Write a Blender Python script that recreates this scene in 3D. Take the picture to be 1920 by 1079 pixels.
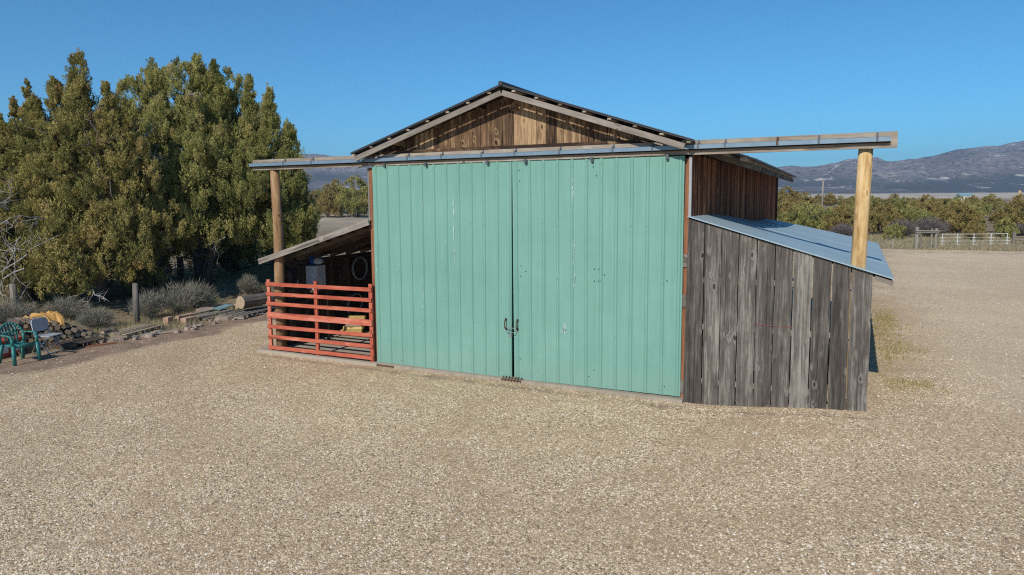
import bpy, math, random
import numpy as np
from mathutils import Vector, Matrix
random.seed(7); RS = np.random.RandomState(11)
S = bpy.context.scene
COL = S.collection
for o in list(bpy.data.objects): bpy.data.objects.remove(o)

# ------------------------------------------------------------------ camera
CAM = Vector((9.0878, -11.9842, 3.5592))
yaw, pitch, roll = 0.4544, 0.1029, -0.0068
d = Vector((-math.sin(yaw)*math.cos(pitch), math.cos(yaw)*math.cos(pitch), -math.sin(pitch)))
r = Vector((math.cos(yaw), math.sin(yaw), 0)); u = r.cross(d)
r2 = r*math.cos(roll)+u*math.sin(roll); u2 = -r*math.sin(roll)+u*math.cos(roll)
cd = bpy.data.cameras.new('camera'); cam = bpy.data.objects.new('camera', cd); COL.objects.link(cam)
cam.matrix_world = Matrix(((r2.x, u2.x, -d.x, CAM.x), (r2.y, u2.y, -d.y, CAM.y), (r2.z, u2.z, -d.z, CAM.z), (0, 0, 0, 1)))
cd.sensor_width = 36; cd.lens = 1313.17/1920*36; cd.shift_y = -(539.5-501.54)/1920
cd.clip_start = 0.1; cd.clip_end = 20000
S.camera = cam

# ------------------------------------------------------------------ light
SUN_EL, SUN_AZ = math.radians(36), 0.015          # light travels along +Y, a little towards -X
w = bpy.data.worlds.new('World'); S.world = w; w.use_nodes = True
nt = w.node_tree; bg = nt.nodes['Background']
sky = nt.nodes.new('ShaderNodeTexSky'); sky.sky_type = 'NISHITA'; sky.sun_disc = False
sky.sun_elevation = SUN_EL; sky.sun_rotation = math.pi-SUN_AZ
sky.altitude = 1800; sky.air_density = 1.0; sky.dust_density = 0.2; sky.ozone_density = 3.0
tint = nt.nodes.new('ShaderNodeMix'); tint.data_type = 'RGBA'; tint.blend_type = 'MULTIPLY'; tint.inputs[0].default_value = 1
tint.inputs[7].default_value = (0.37, 0.93, 1.17, 1)            # thin dry high-desert air: a deeper blue than sea level
nt.links.new(sky.outputs[0], tint.inputs[6]); nt.links.new(tint.outputs[2], bg.inputs[0]); bg.inputs[1].default_value = 0.105
sd = bpy.data.lights.new('sun', 'SUN'); sd.energy = 4.5; sd.angle = math.radians(0.5); sd.color = (1, 0.945, 0.86)
so = bpy.data.objects.new('sun', sd); COL.objects.link(so); so.location = (0, -30, 40)
tv = Vector((-math.sin(SUN_AZ)*math.cos(SUN_EL), math.cos(SUN_AZ)*math.cos(SUN_EL), -math.sin(SUN_EL)))
so.rotation_euler = tv.to_track_quat('-Z', 'Y').to_euler()
S.view_settings.view_transform = 'Standard'; S.view_settings.look = 'None'
S.view_settings.exposure = 0.0; S.view_settings.gamma = 1
S.render.engine = 'CYCLES'
S.cycles.max_bounces = 6; S.cycles.diffuse_bounces = 3; S.cycles.transparent_max_bounces = 8
S.cycles.use_denoising = False; S.cycles.filter_width = 1.15; S.cycles.sample_clamp_indirect = 3.0

# ------------------------------------------------------------------ material helpers
class NT:
    def __init__(s, name):
        s.m = bpy.data.materials.new(name); s.m.use_nodes = True; s.t = s.m.node_tree
        s.b = s.t.nodes['Principled BSDF']; s.out = s.t.nodes['Material Output']
        s.b.inputs['Specular IOR Level'].default_value = 0.25
    def n(s, typ, **kw):
        nd = s.t.nodes.new('ShaderNode'+typ)
        for k, v in kw.items():
            if k.startswith('i_'): nd.inputs[k[2:].replace('_', ' ')].default_value = v
            else: setattr(nd, k, v)
        return nd
    def l(s, a, b): s.t.links.new(a, b)
    def attr(s, name): return s.n('Attribute', attribute_name=name)
    def math(s, op, a, b=None, c=None, clamp=False):
        nd = s.n('Math', operation=op); nd.use_clamp = clamp
        for i, v in enumerate((a, b, c)):
            if v is None: continue
            if isinstance(v, (int, float)): nd.inputs[i].default_value = v
            else: s.l(v, nd.inputs[i])
        return nd.outputs[0]
    def vmul(s, a, v):
        nd = s.n('VectorMath', operation='MULTIPLY'); s.l(a, nd.inputs[0]); nd.inputs[1].default_value = v; return nd.outputs[0]
    def noise(s, vec, scale, detail=4, rough=0.55, out='Fac', dist=0):
        nd = s.n('TexNoise'); nd.inputs['Scale'].default_value = scale; nd.inputs['Detail'].default_value = detail
        nd.inputs['Roughness'].default_value = rough; nd.inputs['Distortion'].default_value = dist
        s.l(vec, nd.inputs['Vector']); return nd.outputs[out]
    def vor(s, vec, scale, feature='F1', out='Distance', rand=1.0):
        nd = s.n('TexVoronoi', feature=feature); nd.inputs['Scale'].default_value = scale; nd.inputs['Randomness'].default_value = rand
        s.l(vec, nd.inputs['Vector']); return nd.outputs[out]
    def ramp(s, fac, stops, interp='LINEAR'):
        nd = s.n('ValToRGB'); cr = nd.color_ramp; cr.interpolation = interp
        while len(cr.elements) < len(stops): cr.elements.new(0.5)
        for e, (p, c) in zip(cr.elements, stops):
            e.position = p; e.color = (c[0], c[1], c[2], 1) if not isinstance(c, (int, float)) else (c, c, c, 1)
        s.l(fac, nd.inputs[0]); return nd.outputs[0]
    def mix(s, fac, a, b, mode='MIX'):
        nd = s.n('Mix', data_type='RGBA', blend_type=mode)
        for sock, v in ((nd.inputs[0], fac), (nd.inputs[6], a), (nd.inputs[7], b)):
            if isinstance(v, (int, float)): sock.default_value = v
            elif isinstance(v, tuple): sock.default_value = (*v, 1)
            else: s.l(v, sock)
        return nd.outputs[2]
    def bump(s, h, strength=0.5, dist=0.01):
        nd = s.n('Bump'); nd.inputs['Strength'].default_value = strength; nd.inputs['Distance'].default_value = dist
        s.l(h, nd.inputs['Height']); s.l(nd.outputs[0], s.b.inputs['Normal'])
    def done(s, col=None, rough=0.8, metal=0.0):
        if col is not None:
            if isinstance(col, tuple): s.b.inputs['Base Color'].default_value = (*col, 1)
            else: s.l(col, s.b.inputs['Base Color'])
        if isinstance(rough, (int, float)): s.b.inputs['Roughness'].default_value = rough
        else: s.l(rough, s.b.inputs['Roughness'])
        s.b.inputs['Metallic'].default_value = metal
        return s.m

def wood(name, dark, mid, light, contrast=0.5, knots=0.5, fine=1.0, rndw=0.5, checks=0.6):
    """weathered board: grain runs along gc.x; gc.z carries a random offset for each board"""
    s = NT(name); gc = s.attr('gc').outputs['Vector']; rnd = s.attr('rnd').outputs['Fac']
    # grain bends round the knots
    kv = s.n('VectorMath', operation='ADD'); s.l(s.vmul(gc, (3.1, 6.0, 1)), kv.inputs[0])
    nn = s.noise(s.vmul(gc, (5, 9, 3)), 1.0, 2, 0.5, out='Color'); s.l(s.vmul(nn, (0.45, 0.35, 0)), kv.inputs[1])
    kd = s.vor(kv.outputs[0], 1.0); kc = s.vor(kv.outputs[0], 1.0, out='Color')
    sep = s.n('SeparateColor'); s.l(kc, sep.inputs[0])
    on = s.math('LESS_THAN', sep.outputs[0], knots)
    near = s.math('MULTIPLY', s.ramp(kd, [(0.0, 1.0), (0.42, 0.0)]), on)
    bend = s.n('CombineXYZ'); s.l(s.math('MULTIPLY', near, 0.05), bend.inputs[1]); s.l(s.math('MULTIPLY', near, 0.3), bend.inputs[0])
    gv = s.n('VectorMath', operation='ADD'); s.l(gc, gv.inputs[0]); s.l(bend.outputs[0], gv.inputs[1]); gg = gv.outputs[0]
    g1 = s.noise(s.vmul(gg, (1.3, 38*fine, 9)), 1.0, 4, 0.7)
    g2 = s.noise(s.vmul(gg, (0.7, 9, 3.0)), 1.0, 4, 0.6, dist=0.7)
    g3 = s.noise(s.vmul(gg, (4.0, 11, 3.0)), 1.0, 5, 0.7)
    f = s.math('MULTIPLY_ADD', g1, 0.55, s.math('MULTIPLY_ADD', g2, 0.5, s.math('MULTIPLY', g3, 0.3)))
    f = s.math('ADD', f, s.math('MULTIPLY', s.math('SUBTRACT', rnd, 0.5), rndw*0.75))
    hw = 0.215*(1.45-contrast)
    c = s.ramp(f, [(0.675-hw, dark), (0.675, mid), (0.675+hw, light)])
    k1 = s.math('MULTIPLY', s.ramp(kd, [(0.0, 1.0), (0.10, 0.9), (0.17, 0.0)]), on)
    k2 = s.math('MULTIPLY', s.ramp(kd, [(0.14, 0.0), (0.19, 0.5), (0.30, 0.0)]), on)
    c = s.mix(k2, c, light); c = s.mix(s.math('MULTIPLY', k1, 0.85), c, tuple(x*0.4 for x in dark))
    # drying checks: thin dark lines along the grain
    ck = s.noise(s.vmul(gg, (0.5, 26, 5)), 1.0, 2, 0.5)
    ck = s.math('MULTIPLY', s.ramp(ck, [(0.32, 1.0), (0.37, 0.0)]), checks)
    c = s.mix(ck, c, tuple(x*0.35 for x in dark))
    s.bump(s.math('SUBTRACT', g1, s.math('ADD', s.math('MULTIPLY', ck, 1.2), k1)), 0.6, 0.006)
    return s.done(c, 0.88)

def plain(name, col, rough=0.6, metal=0.0, var=0.15, scale=6.0, spec=0.25, bump=0.0):
    s = NT(name); tc = s.n('TexCoord').outputs['Object']
    n = s.noise(tc, scale, 5, 0.6); rnd = s.attr('rnd').outputs['Fac']
    k = s.math('ADD', s.math('MULTIPLY', s.math('SUBTRACT', n, 0.5), var*2.2), s.math('MULTIPLY', s.math('SUBTRACT', rnd, 0.5), var))
    c = s.mix(1.0, col, s.ramp(s.math('ADD', k, 0.5), [(0, 0.5), (0.5, 1.0), (1, 1.0)]), 'MULTIPLY')
    c2 = s.mix(s.ramp(k, [(0.02, 0.0), (0.35, 0.45)]), c, tuple(min(1, x*1.35+0.02) for x in col))
    s.b.inputs['Specular IOR Level'].default_value = spec
    if bump: s.bump(n, bump, 0.01)
    return s.done(c2, s.ramp(n, [(0.2, max(0.05, rough-0.12)), (0.8, min(1, rough+0.12))]), metal)

M = {}
M['lean_board'] = wood('grey_weathered_board', (0.047, 0.040, 0.034), (0.112, 0.098, 0.084), (0.275, 0.252, 0.222), 0.62, 0.42, 0.9, 0.30)
M['header'] = wood('weathered_beam', (0.13, 0.098, 0.07), (0.285, 0.232, 0.178), (0.42, 0.365, 0.295), 0.5, 0.3, 0.7, 0.2)
M['rake'] = wood('grey_fascia', (0.11, 0.09, 0.073), (0.215, 0.185, 0.152), (0.34, 0.30, 0.255), 0.4, 0.2, 1.0, 0.2)
M['gable'] = wood('brown_gable_board', (0.034, 0.020, 0.014), (0.160, 0.093, 0.049), (0.45, 0.30, 0.165), 0.60, 0.95, 0.9, 0.36, 0.9)
M['side'] = wood('dark_red_brown_board', (0.030, 0.013, 0.008), (0.145, 0.056, 0.027), (0.34, 0.15, 0.07), 0.45, 0.1, 1.0, 0.42, 0.8)
M['redwood'] = wood('red_brown_trim', (0.10, 0.040, 0.02), (0.24, 0.10, 0.05), (0.36, 0.17, 0.09), 0.4, 0.15, 1.0, 0.2)
M['shed'] = wood('dark_shed_board', (0.03, 0.022, 0.017), (0.085, 0.06, 0.045), (0.15, 0.115, 0.09), 0.4, 0.2, 0.8, 0.4)
M['pole_r'] = wood('peeled_yellow_log', (0.27, 0.13, 0.04), (0.55, 0.37, 0.165), (0.70, 0.52, 0.28), 0.66, 0.75, 0.3, 0.1, 0.75)
M['pole_l'] = wood('brown_log', (0.11, 0.055, 0.025), (0.27, 0.152, 0.074), (0.40, 0.27, 0.155), 0.6, 0.5, 0.35, 0.1, 0.8)
M['oldpost'] = wood('silver_post', (0.10, 0.085, 0.07), (0.21, 0.185, 0.155), (0.33, 0.30, 0.26), 0.4, 0.2, 0.4, 0.3)
M['bark'] = wood('juniper_bark', (0.05, 0.04, 0.034), (0.14, 0.115, 0.095), (0.26, 0.225, 0.195), 0.4, 0.05, 0.3, 0.3)
M['plank'] = wood('pale_plank', (0.14, 0.10, 0.07), (0.31, 0.25, 0.18), (0.45, 0.38, 0.29), 0.4, 0.3, 0.6, 0.5)
M['pink_block'] = wood('pinkish_timber_block', (0.25, 0.15, 0.10), (0.42, 0.27, 0.19), (0.55, 0.38, 0.28), 0.4, 0.1, 0.6, 0.3)
M['yellow_block'] = wood('yellow_timber', (0.38, 0.25, 0.08), (0.55, 0.40, 0.15), (0.65, 0.5, 0.24), 0.4, 0.1, 0.6, 0.3)
M['red_rail'] = wood('red_painted_rail', (0.36, 0.075, 0.042), (0.50, 0.13, 0.075), (0.62, 0.26, 0.18), 0.62, 0.3, 0.8, 0.22, 0.6)
M['dead'] = plain('dead_grey_branch', (0.36, 0.33, 0.30), 0.9, 0, 0.3, 8)
M['dull_steel'] = plain('dull_iron', (0.12, 0.135, 0.15), 0.55, 0.3, 0.25, 20)
M['steel'] = plain('galvanised_steel', (0.20, 0.275, 0.335), 0.42, 0.35, 0.18, 5, 0.5)
M['dark_metal'] = plain('dark_roof_metal', (0.045, 0.047, 0.052), 0.5, 0.3, 0.2, 4, 0.5)
M['rust'] = plain('rusty_iron', (0.10, 0.055, 0.035), 0.85, 0.1, 0.5, 40)
M['black'] = plain('black_hole_slot_shade', (0.015, 0.015, 0.015), 0.8, 0, 0.0)
M['scratch'] = plain('bare_metal_scratch', (0.72, 0.78, 0.75), 0.5, 0.2, 0.2, 30)
M['chrome'] = plain('zinc_chain', (0.45, 0.46, 0.47), 0.35, 0.8, 0.1, 20, 0.5)
M['concrete'] = plain('pale_concrete', (0.35, 0.30, 0.235), 0.9, 0, 0.3, 5, 0.2, 0.3)
M['white_trim'] = plain('pale_metal_trim', (0.40, 0.39, 0.375), 0.5, 0.2, 0.25, 6)
M['cabinet'] = plain('white_enamel', (0.62, 0.63, 0.66), 0.35, 0, 0.08, 3, 0.5)
M['rubber'] = plain('black_rubber', (0.022, 0.022, 0.024), 0.7, 0, 0.2, 12)
M['hose'] = plain('pale_hose', (0.30, 0.31, 0.32), 0.5, 0, 0.2, 12)
M['blue_plastic'] = plain('blue_plastic', (0.03, 0.10, 0.38), 0.4, 0, 0.1)
M['white_plastic'] = plain('white_plastic', (0.66, 0.66, 0.66), 0.45, 0, 0.1)
M['green_plastic'] = plain('faded_teal_plastic', (0.035, 0.20, 0.185), 0.45, 0, 0.18, 8, 0.4)
M['fold_grey'] = plain('grey_chair_panel', (0.37, 0.39, 0.42), 0.45, 0.1, 0.12, 6, 0.4)
M['red_plastic'] = plain('faded_red_plastic', (0.42, 0.075, 0.05), 0.5, 0, 0.15)
M['tarp'] = plain('amber_tarp', (0.50, 0.27, 0.075), 0.6, 0, 0.3, 9, 0.3, 0.4)
M['teal_tin'] = plain('pale_blue_tin', (0.22, 0.37, 0.40), 0.5, 0.2, 0.2, 6)
M['stone'] = plain('flat_stone', (0.33, 0.255, 0.205), 0.9, 0, 0.35, 9, 0.2, 0.5)
M['white_paint'] = plain('white_paint', (0.56, 0.56, 0.55), 0.5, 0, 0.1)
M['orange_pole'] = wood('bare_orange_pole', (0.26, 0.15, 0.07), (0.42, 0.27, 0.13), (0.5, 0.35, 0.2), 0.4, 0.1, 0.4)
M['logend'] = plain('log_end_wood', (0.40, 0.30, 0.20), 0.9, 0, 0.5, 14)
M['string'] = plain('red_string', (0.42, 0.10, 0.09), 0.8)

def door_mat():
    s = NT('green_door_paint'); tc = s.n('TexCoord').outputs['Object']
    n1 = s.noise(tc, 0.8, 5, 0.6); n2 = s.noise(s.vmul(tc, (14, 14, 0.7)), 1.0, 4, 0.6)
    f = s.math('ADD', s.math('MULTIPLY', n1, 0.6), s.math('MULTIPLY', n2, 0.4))
    c = s.ramp(f, [(0.3, (0.145, 0.305, 0.245)), (0.5, (0.168, 0.345, 0.280)), (0.72, (0.204, 0.378, 0.312))])
    n3 = s.noise(s.vmul(tc, (30, 30, 4)), 1.0, 5, 0.7)
    c = s.mix(s.ramp(n3, [(0.69, 0.0), (0.74, 0.30)]), c, (0.42, 0.58, 0.52))
    # dust splashed up at the foot of the panel
    sep = s.n('SeparateXYZ'); s.l(tc, sep.inputs[0])
    z = s.math('ADD', sep.outputs[2], s.math('MULTIPLY', s.noise(tc, 3.0, 5, 0.7), -0.5))
    c = s.mix(s.ramp(z, [(0.0, 0.10), (0.25, 0.0)]), c, (0.36, 0.31, 0.23))
    s.bump(s.noise(tc, 2.2, 3), 0.3, 0.03)
    s.b.inputs['Specular IOR Level'].default_value = 0.3
    return s.done(c, s.ramp(n2, [(0.3, 0.42), (0.7, 0.6)]))
M['door'] = door_mat()

def roof_mat():
    s = NT('blue_grey_sheet_roof'); tc = s.n('TexCoord').outputs['Object']
    n1 = s.noise(tc, 1.1, 6, 0.6); n2 = s.noise(tc, 9, 4, 0.7)
    c = s.ramp(s.math('ADD', s.math('MULTIPLY', n1, 0.7), s.math('MULTIPLY', n2, 0.3)), [(0.3, (0.265, 0.35, 0.385)), (0.55, (0.305, 0.395, 0.43)), (0.75, (0.36, 0.44, 0.46))])
    c = s.mix(s.ramp(n2, [(0.68, 0.0), (0.78, 0.5)]), c, (0.42, 0.47, 0.5))
    s.b.inputs['Specular IOR Level'].default_value = 0.4
    s.bump(n1, 0.2, 0.05)
    return s.done(c, 0.5)
M['blue_roof'] = roof_mat()

def leaf_mat(name, cols, trans=0.22):
    s = NT(name); rnd = s.attr('rnd').outputs['Fac']
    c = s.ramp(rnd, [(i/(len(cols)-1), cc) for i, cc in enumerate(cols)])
    s.done(c, 0.75); s.b.inputs['Specular IOR Level'].default_value = 0.15
    tr = s.n('BsdfTranslucent'); s.l(c, tr.inputs[0]); mx = s.n('MixShader'); mx.inputs[0].default_value = trans
    s.l(s.b.outputs[0], mx.inputs[1]); s.l(tr.outputs[0], mx.inputs[2]); s.l(mx.outputs[0], s.out.inputs[0])
    return s.m
M['leaf'] = leaf_mat('juniper_scale_leaf', [(0.165, 0.175, 0.056), (0.295, 0.29, 0.092), (0.44, 0.405, 0.135), (0.50, 0.405, 0.165)], 0.2)
M['leaf_brown'] = leaf_mat('brownish_juniper_leaf', [(0.185, 0.178, 0.058), (0.325, 0.287, 0.094), (0.47, 0.39, 0.135), (0.53, 0.365, 0.155)], 0.2)
M['leaf_far'] = leaf_mat('far_juniper_leaf', [(0.19, 0.165, 0.056), (0.305, 0.245, 0.083), (0.40, 0.305, 0.115), (0.44, 0.295, 0.13)], 0.22)
M['sage'] = leaf_mat('grey_sagebrush', [(0.17, 0.155, 0.125), (0.25, 0.235, 0.19), (0.29, 0.28, 0.21), (0.36, 0.32, 0.26)])
M['purple_brush'] = leaf_mat('bare_twig_brush', [(0.14, 0.115, 0.11), (0.20, 0.17, 0.16), (0.26, 0.22, 0.20)])
M['dry_grass'] = leaf_mat('dry_grass', [(0.25, 0.20, 0.11), (0.38, 0.32, 0.19), (0.46, 0.39, 0.24), (0.33, 0.33, 0.16)])
M['green_weed'] = leaf_mat('yellow_green_weed', [(0.22, 0.19, 0.055), (0.36, 0.30, 0.10), (0.45, 0.37, 0.17)])

# ------------------------------------------------------------------ mesh helpers
def link(o, parent=None):
    COL.objects.link(o)
    if parent is not None: o.parent = parent
    return o
def tag(o, label=None, cat=None, group=None, kind=None):
    if label: o['label'] = label
    if cat: o['category'] = cat
    if group: o['group'] = group
    if kind: o['kind'] = kind
    return o
def thing(name, loc, label, cat, group=None, rz=0):
    o = bpy.data.objects.new(name, None); link(o); o.location = loc; o.rotation_euler.z = rz
    o.empty_display_size = 0.3
    return tag(o, label, cat, group)

class MB:
    def __init__(s): s.v = []; s.f = []; s.gc = []; s.rnd = []; s.mi = []; s.smooth = False
    def add(s, vs, fs, gcs=None, rnd=None, mi=0):
        b = len(s.v); rnd = random.random() if rnd is None else rnd
        s.v += [tuple(v) for v in vs]; s.f += [tuple(i+b for i in f) for f in fs]; s.mi += [mi]*len(fs)
        off = rnd*37.0
        s.gc += [(g[0]+off*1.7, g[1]+off, g[2]+off) for g in (gcs if gcs else vs)]; s.rnd += [rnd]*len(vs)
    def beam(s, p0, p1, w, h, up=(0, 0, 1), rnd=None, mi=0, seg=1, jit=0.0):
        """bar from p0 to p1; w across, h along up"""
        p0, p1, up = Vector(p0), Vector(p1), Vector(up); a = p1-p0; L = a.length; a.normalize()
        x = a.cross(up).normalized(); up = x.cross(a).normalized()
        vs, gs, fs = [], [], []
        for i in range(seg+1):
            t = i/seg; c = p0.lerp(p1, t)
            for sx, sz in ((-1, -1), (1, -1), (1, 1), (-1, 1)):
                jx = random.uniform(-jit, jit); jz = random.uniform(-jit, jit)*0.4
                vs.append(c+x*(sx*w/2+jx)+up*(sz*h/2+jz)); gs.append((t*L, sx*w/2+0.3*sz*h/2, sz*h/2))
        for i in range(seg):
            b = i*4
            for k in range(4): fs.append((b+k, b+(k+1) % 4, b+4+(k+1) % 4, b+4+k))
        fs.append((3, 2, 1, 0)); e = seg*4; fs.append((e, e+1, e+2, e+3))
        s.add(vs, fs, gs, rnd, mi)
    def box(s, c, size, rnd=None, mi=0, axis=0, rz=0):
        c = Vector(c); h = [q/2 for q in size]; vs, gs = [], []
        R = Matrix.Rotation(rz, 3, 'Z')
        o = [axis]+[i for i in range(3) if i != axis]
        for sx in (-1, 1):
            for sy in (-1, 1):
                for sz in (-1, 1):
                    q = Vector((sx*h[0], sy*h[1], sz*h[2])); vs.append(c+R@q)
                    gs.append((q[o[0]], q[o[1]]+0.35*q[o[2]], q[o[2]]))
        s.add(vs, [(0, 1, 3, 2), (4, 6, 7, 5), (0, 4, 5, 1), (2, 3, 7, 6), (0, 2, 6, 4), (1, 5, 7, 3)], gs, rnd, mi)
    def tube(s, pts, rad, n=8, rnd=None, mi=0, cap=True):
        pts = [Vector(p) for p in pts]; k = len(pts)
        if isinstance(rad, (int, float)): rad = [rad]*k
        vs, gs, fs = [], [], []; L = 0; ref = None
        for i, p in enumerate(pts):
            t = (pts[min(i+1, k-1)]-pts[max(i-1, 0)]).normalized()
            if ref is None: ref = t.orthogonal().normalized()
            ref = (ref-t*ref.dot(t)).normalized(); y = t.cross(ref)
            if i: L += (p-pts[i-1]).length
            for j in range(n):
                a = 2*math.pi*j/n; vs.append(p+(ref*math.cos(a)+y*math.sin(a))*rad[i]); gs.append((L, rad[0]*(1-abs(a/math.pi-1))*3, 0.3*math.cos(a)*rad[0]))
        for i in range(k-1):
            for j in range(n): fs.append((i*n+j, i*n+(j+1) % n, (i+1)*n+(j+1) % n, (i+1)*n+j))
        if cap: fs.append(tuple(range(n-1, -1, -1))); fs.append(tuple((k-1)*n+j for j in range(n)))
        s.add(vs, fs, gs, rnd, mi)
    def build(s, name, mats, parent=None, smooth=False, label=None, kind=None):
        me = bpy.data.meshes.new(name); me.from_pydata(s.v, [], s.f)
        for m in (mats if isinstance(mats, (list, tuple)) else [mats]): me.materials.append(m)
        a = me.attributes.new('gc', 'FLOAT_VECTOR', 'POINT'); a.data.foreach_set('vector', np.array(s.gc, np.float32).ravel())
        a = me.attributes.new('rnd', 'FLOAT', 'POINT'); a.data.foreach_set('value', np.array(s.rnd, np.float32))
        me.polygons.foreach_set('material_index', np.array(s.mi, np.int32))
        if smooth: me.polygons.foreach_set('use_smooth', np.ones(len(s.f), bool))
        me.update(); o = bpy.data.objects.new(name, me); link(o, parent)
        if parent is not None:                       # geometry is given in world metres: make it local to the thing
            o.matrix_parent_inverse = world_of(parent).inverted()
        return tag(o, label, None, None, kind)
def world_of(o):
    m = Matrix.Translation(o.location) @ o.rotation_euler.to_matrix().to_4x4()
    if o.parent: m = world_of(o.parent) @ o.matrix_parent_inverse @ m
    return m

def np_mesh(name, V, T, rnd, mat, parent=None, smooth=False, extra=None):
    """triangle soup V (n,3), T (m,3), rnd per vertex"""
    me = bpy.data.meshes.new(name); n, m = len(V), len(T); k = T.shape[1]
    me.vertices.add(n); me.vertices.foreach_set('co', V.astype(np.float32).ravel())
    me.loops.add(m*k); me.loops.foreach_set('vertex_index', T.astype(np.int32).ravel())
    me.polygons.add(m); me.polygons.foreach_set('loop_start', np.arange(0, m*k, k, dtype=np.int32))
    me.polygons.foreach_set('loop_total', np.full(m, k, np.int32))
    if smooth: me.polygons.foreach_set('use_smooth', np.ones(m, bool))
    me.materials.append(mat)
    if rnd is not None:
        a = me.attributes.new('rnd', 'FLOAT', 'POINT'); a.data.foreach_set('value', rnd.astype(np.float32))
    for nm, arr in (extra or {}).items():
        a = me.attributes.new(nm, 'FLOAT', 'POINT'); a.data.foreach_set('value', arr.astype(np.float32))
    me.update(calc_edges=True); me.validate()
    o = bpy.data.objects.new(name, me); link(o, parent)
    return o
def blades(P, D, L, W, rs, N=None):
    """one thin triangle for every point P, direction D"""
    n = len(P); D = D/np.linalg.norm(D, axis=1, keepdims=True)
    q = rs.normal(size=(n, 3)) if N is None else N+rs.normal(size=(n, 3))*0.45; sd_ = np.cross(D, q); sd_ /= np.linalg.norm(sd_, axis=1, keepdims=True)+1e-9
    V = np.stack([P-sd_*W[:, None]/2, P+sd_*W[:, None]/2, P+D*L[:, None]], 1).reshape(-1, 3)
    return V, np.arange(3*n).reshape(-1, 3)

# ------------------------------------------------------------------ ground
def sm(t): t = np.clip(t, 0, 1); return t*t*(3-2*t)
F2 = np.array([-0.4389, 0.8985]); R2 = np.array([0.8985, 0.4389])
def at(lat, fwd):                                   # metres right of / ahead of where the photographer stands
    q = np.array([9.0878, -11.9842])+F2*fwd+R2*lat; return float(q[0]), float(q[1])
_wv = [(RS.uniform(-1, 1, 2), RS.uniform(0, 6.28)) for _ in range(10)]
def wob(x, y, sc):
    s_ = 0
    for i, (k, ph) in enumerate(_wv): s_ = s_+np.sin((x*k[0]+y*k[1])*sc*(1+i*0.35)+ph)
    return s_/5.0
def gh(x, y):
    x = np.asarray(x, float); y = np.asarray(y, float)
    dx, dy = x-9.0878, y+11.9842
    fwd = dx*F2[0]+dy*F2[1]; lat = dx*R2[0]+dy*R2[1]; dist = np.hypot(dx, dy)
    h = -0.05+0.2*sm((x-6.6)/2.8)
    h = h+0.30*sm((-x-8.6)/5)*sm((dist-5)/10)
    h = h+0.02*wob(x, y, 0.9)*sm((dist-4)/8)*(1-0.8*np.exp(-((x-3.2)/8)**2-((y-0)/2.0)**2))
    h = h+1.5*sm((dist-250)/1500)
    ang = lat/np.maximum(fwd, 1)
    h = h+4.5*np.exp(-((ang-0.22)/0.20)**2)*sm((fwd-75)/70)*(1-sm((fwd-260)/200))
    h = h+2.2*np.exp(-((ang+0.33)/0.16)**2)*sm((fwd-70)/70)*(1-sm((fwd-240)/200))
    return h
TRACKS = ((4.0, 6.5, 11.6, 0.5, 1.0), (4.0, 6.5, 13.3, 0.5, 1.0), (1.0, 4.0, 11.0, 0.6, 0.9), (1.0, 4.0, 12.8, 0.6, 0.9), (22.0, 2.0, 9.4, 0.55, 1.0), (22.0, 2.0, 7.7, 0.55, 1.0))
def worn(x, y):
    t_ = np.clip(wob(x, y, 0.30)*1.5-0.35, 0, 0.9)+np.clip(wob(y+7, x-3, 0.75)*0.8-0.45, 0, 0.5)
    for (cx_, cy_, rad_, wd_, am) in TRACKS:
        rr_ = np.hypot(x-cx_, y-cy_)+0.25*wob(x, y, 0.35); t_ = np.maximum(t_, am*np.exp(-((rr_-rad_)/wd_)**2)*np.clip(0.6+0.5*wob(x, y, 0.25), 0, 1))
    return np.clip(t_, 0, 1)
def axis(lo, hi, step, far, g=1.17):
    a = list(np.arange(lo, hi+1e-6, step)); s_ = step
    while a[-1] < far: s_ *= g; a.append(a[-1]+s_)
    s_ = step
    while a[0] > -far: s_ *= g; a.insert(0, a[0]-s_)
    return np.array(a)
gx, gy = axis(-20, 22, 0.3, 5200), axis(-13, 55, 0.3, 5200)
X, Y = np.meshgrid(gx, gy, indexing='ij'); Z = gh(X, Y)
nx, ny = X.shape; idx = np.arange(nx*ny).reshape(nx, ny)
T = np.stack([idx[:-1, :-1], idx[1:, :-1], idx[1:, 1:], idx[:-1, 1:]], -1).reshape(-1, 4)
edge_left = -7.75+0.35*wob(X*0+3, Y, 0.8)-0.5*sm((-2-Y)/4)+1.0*sm((Y-3)/6)
grass = sm((edge_left-X)/0.8+0.5)*sm((14-Y)/1+1)
back = sm((Y-(7+0.6*wob(X, Y, 0.4)))/4)*sm((4-X)/3)                        # behind the left side of the barn
yard_end = 33.8+0.5*wob(X, Y, 0.3)+0.12*(X-12)
far_r = sm((Y-yard_end-1.6)/1.5)
grass = np.clip(np.maximum(np.maximum(grass, back), far_r), 0, 1)
dirt = np.exp(-((X-edge_left-0.8)/0.9)**2)*sm((10-Y)/2)+0.42*np.exp(-((Y-yard_end-0.2)/2.2)**2)*sm((X-3)/3)
dirt += 0.9*np.exp(-((X+30)/35.0)**2-((Y-74)/20.0)**2)*1.6
dirt += 0.55*np.exp(-((Y+0.35)/0.28)**2)*sm((X+4)/1)*sm((9.8-X)/0.4)
dirt = np.clip(dirt, 0, 1)
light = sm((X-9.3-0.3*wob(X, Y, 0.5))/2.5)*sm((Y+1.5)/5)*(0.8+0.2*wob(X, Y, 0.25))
light = np.clip(light, 0, 1)
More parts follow.
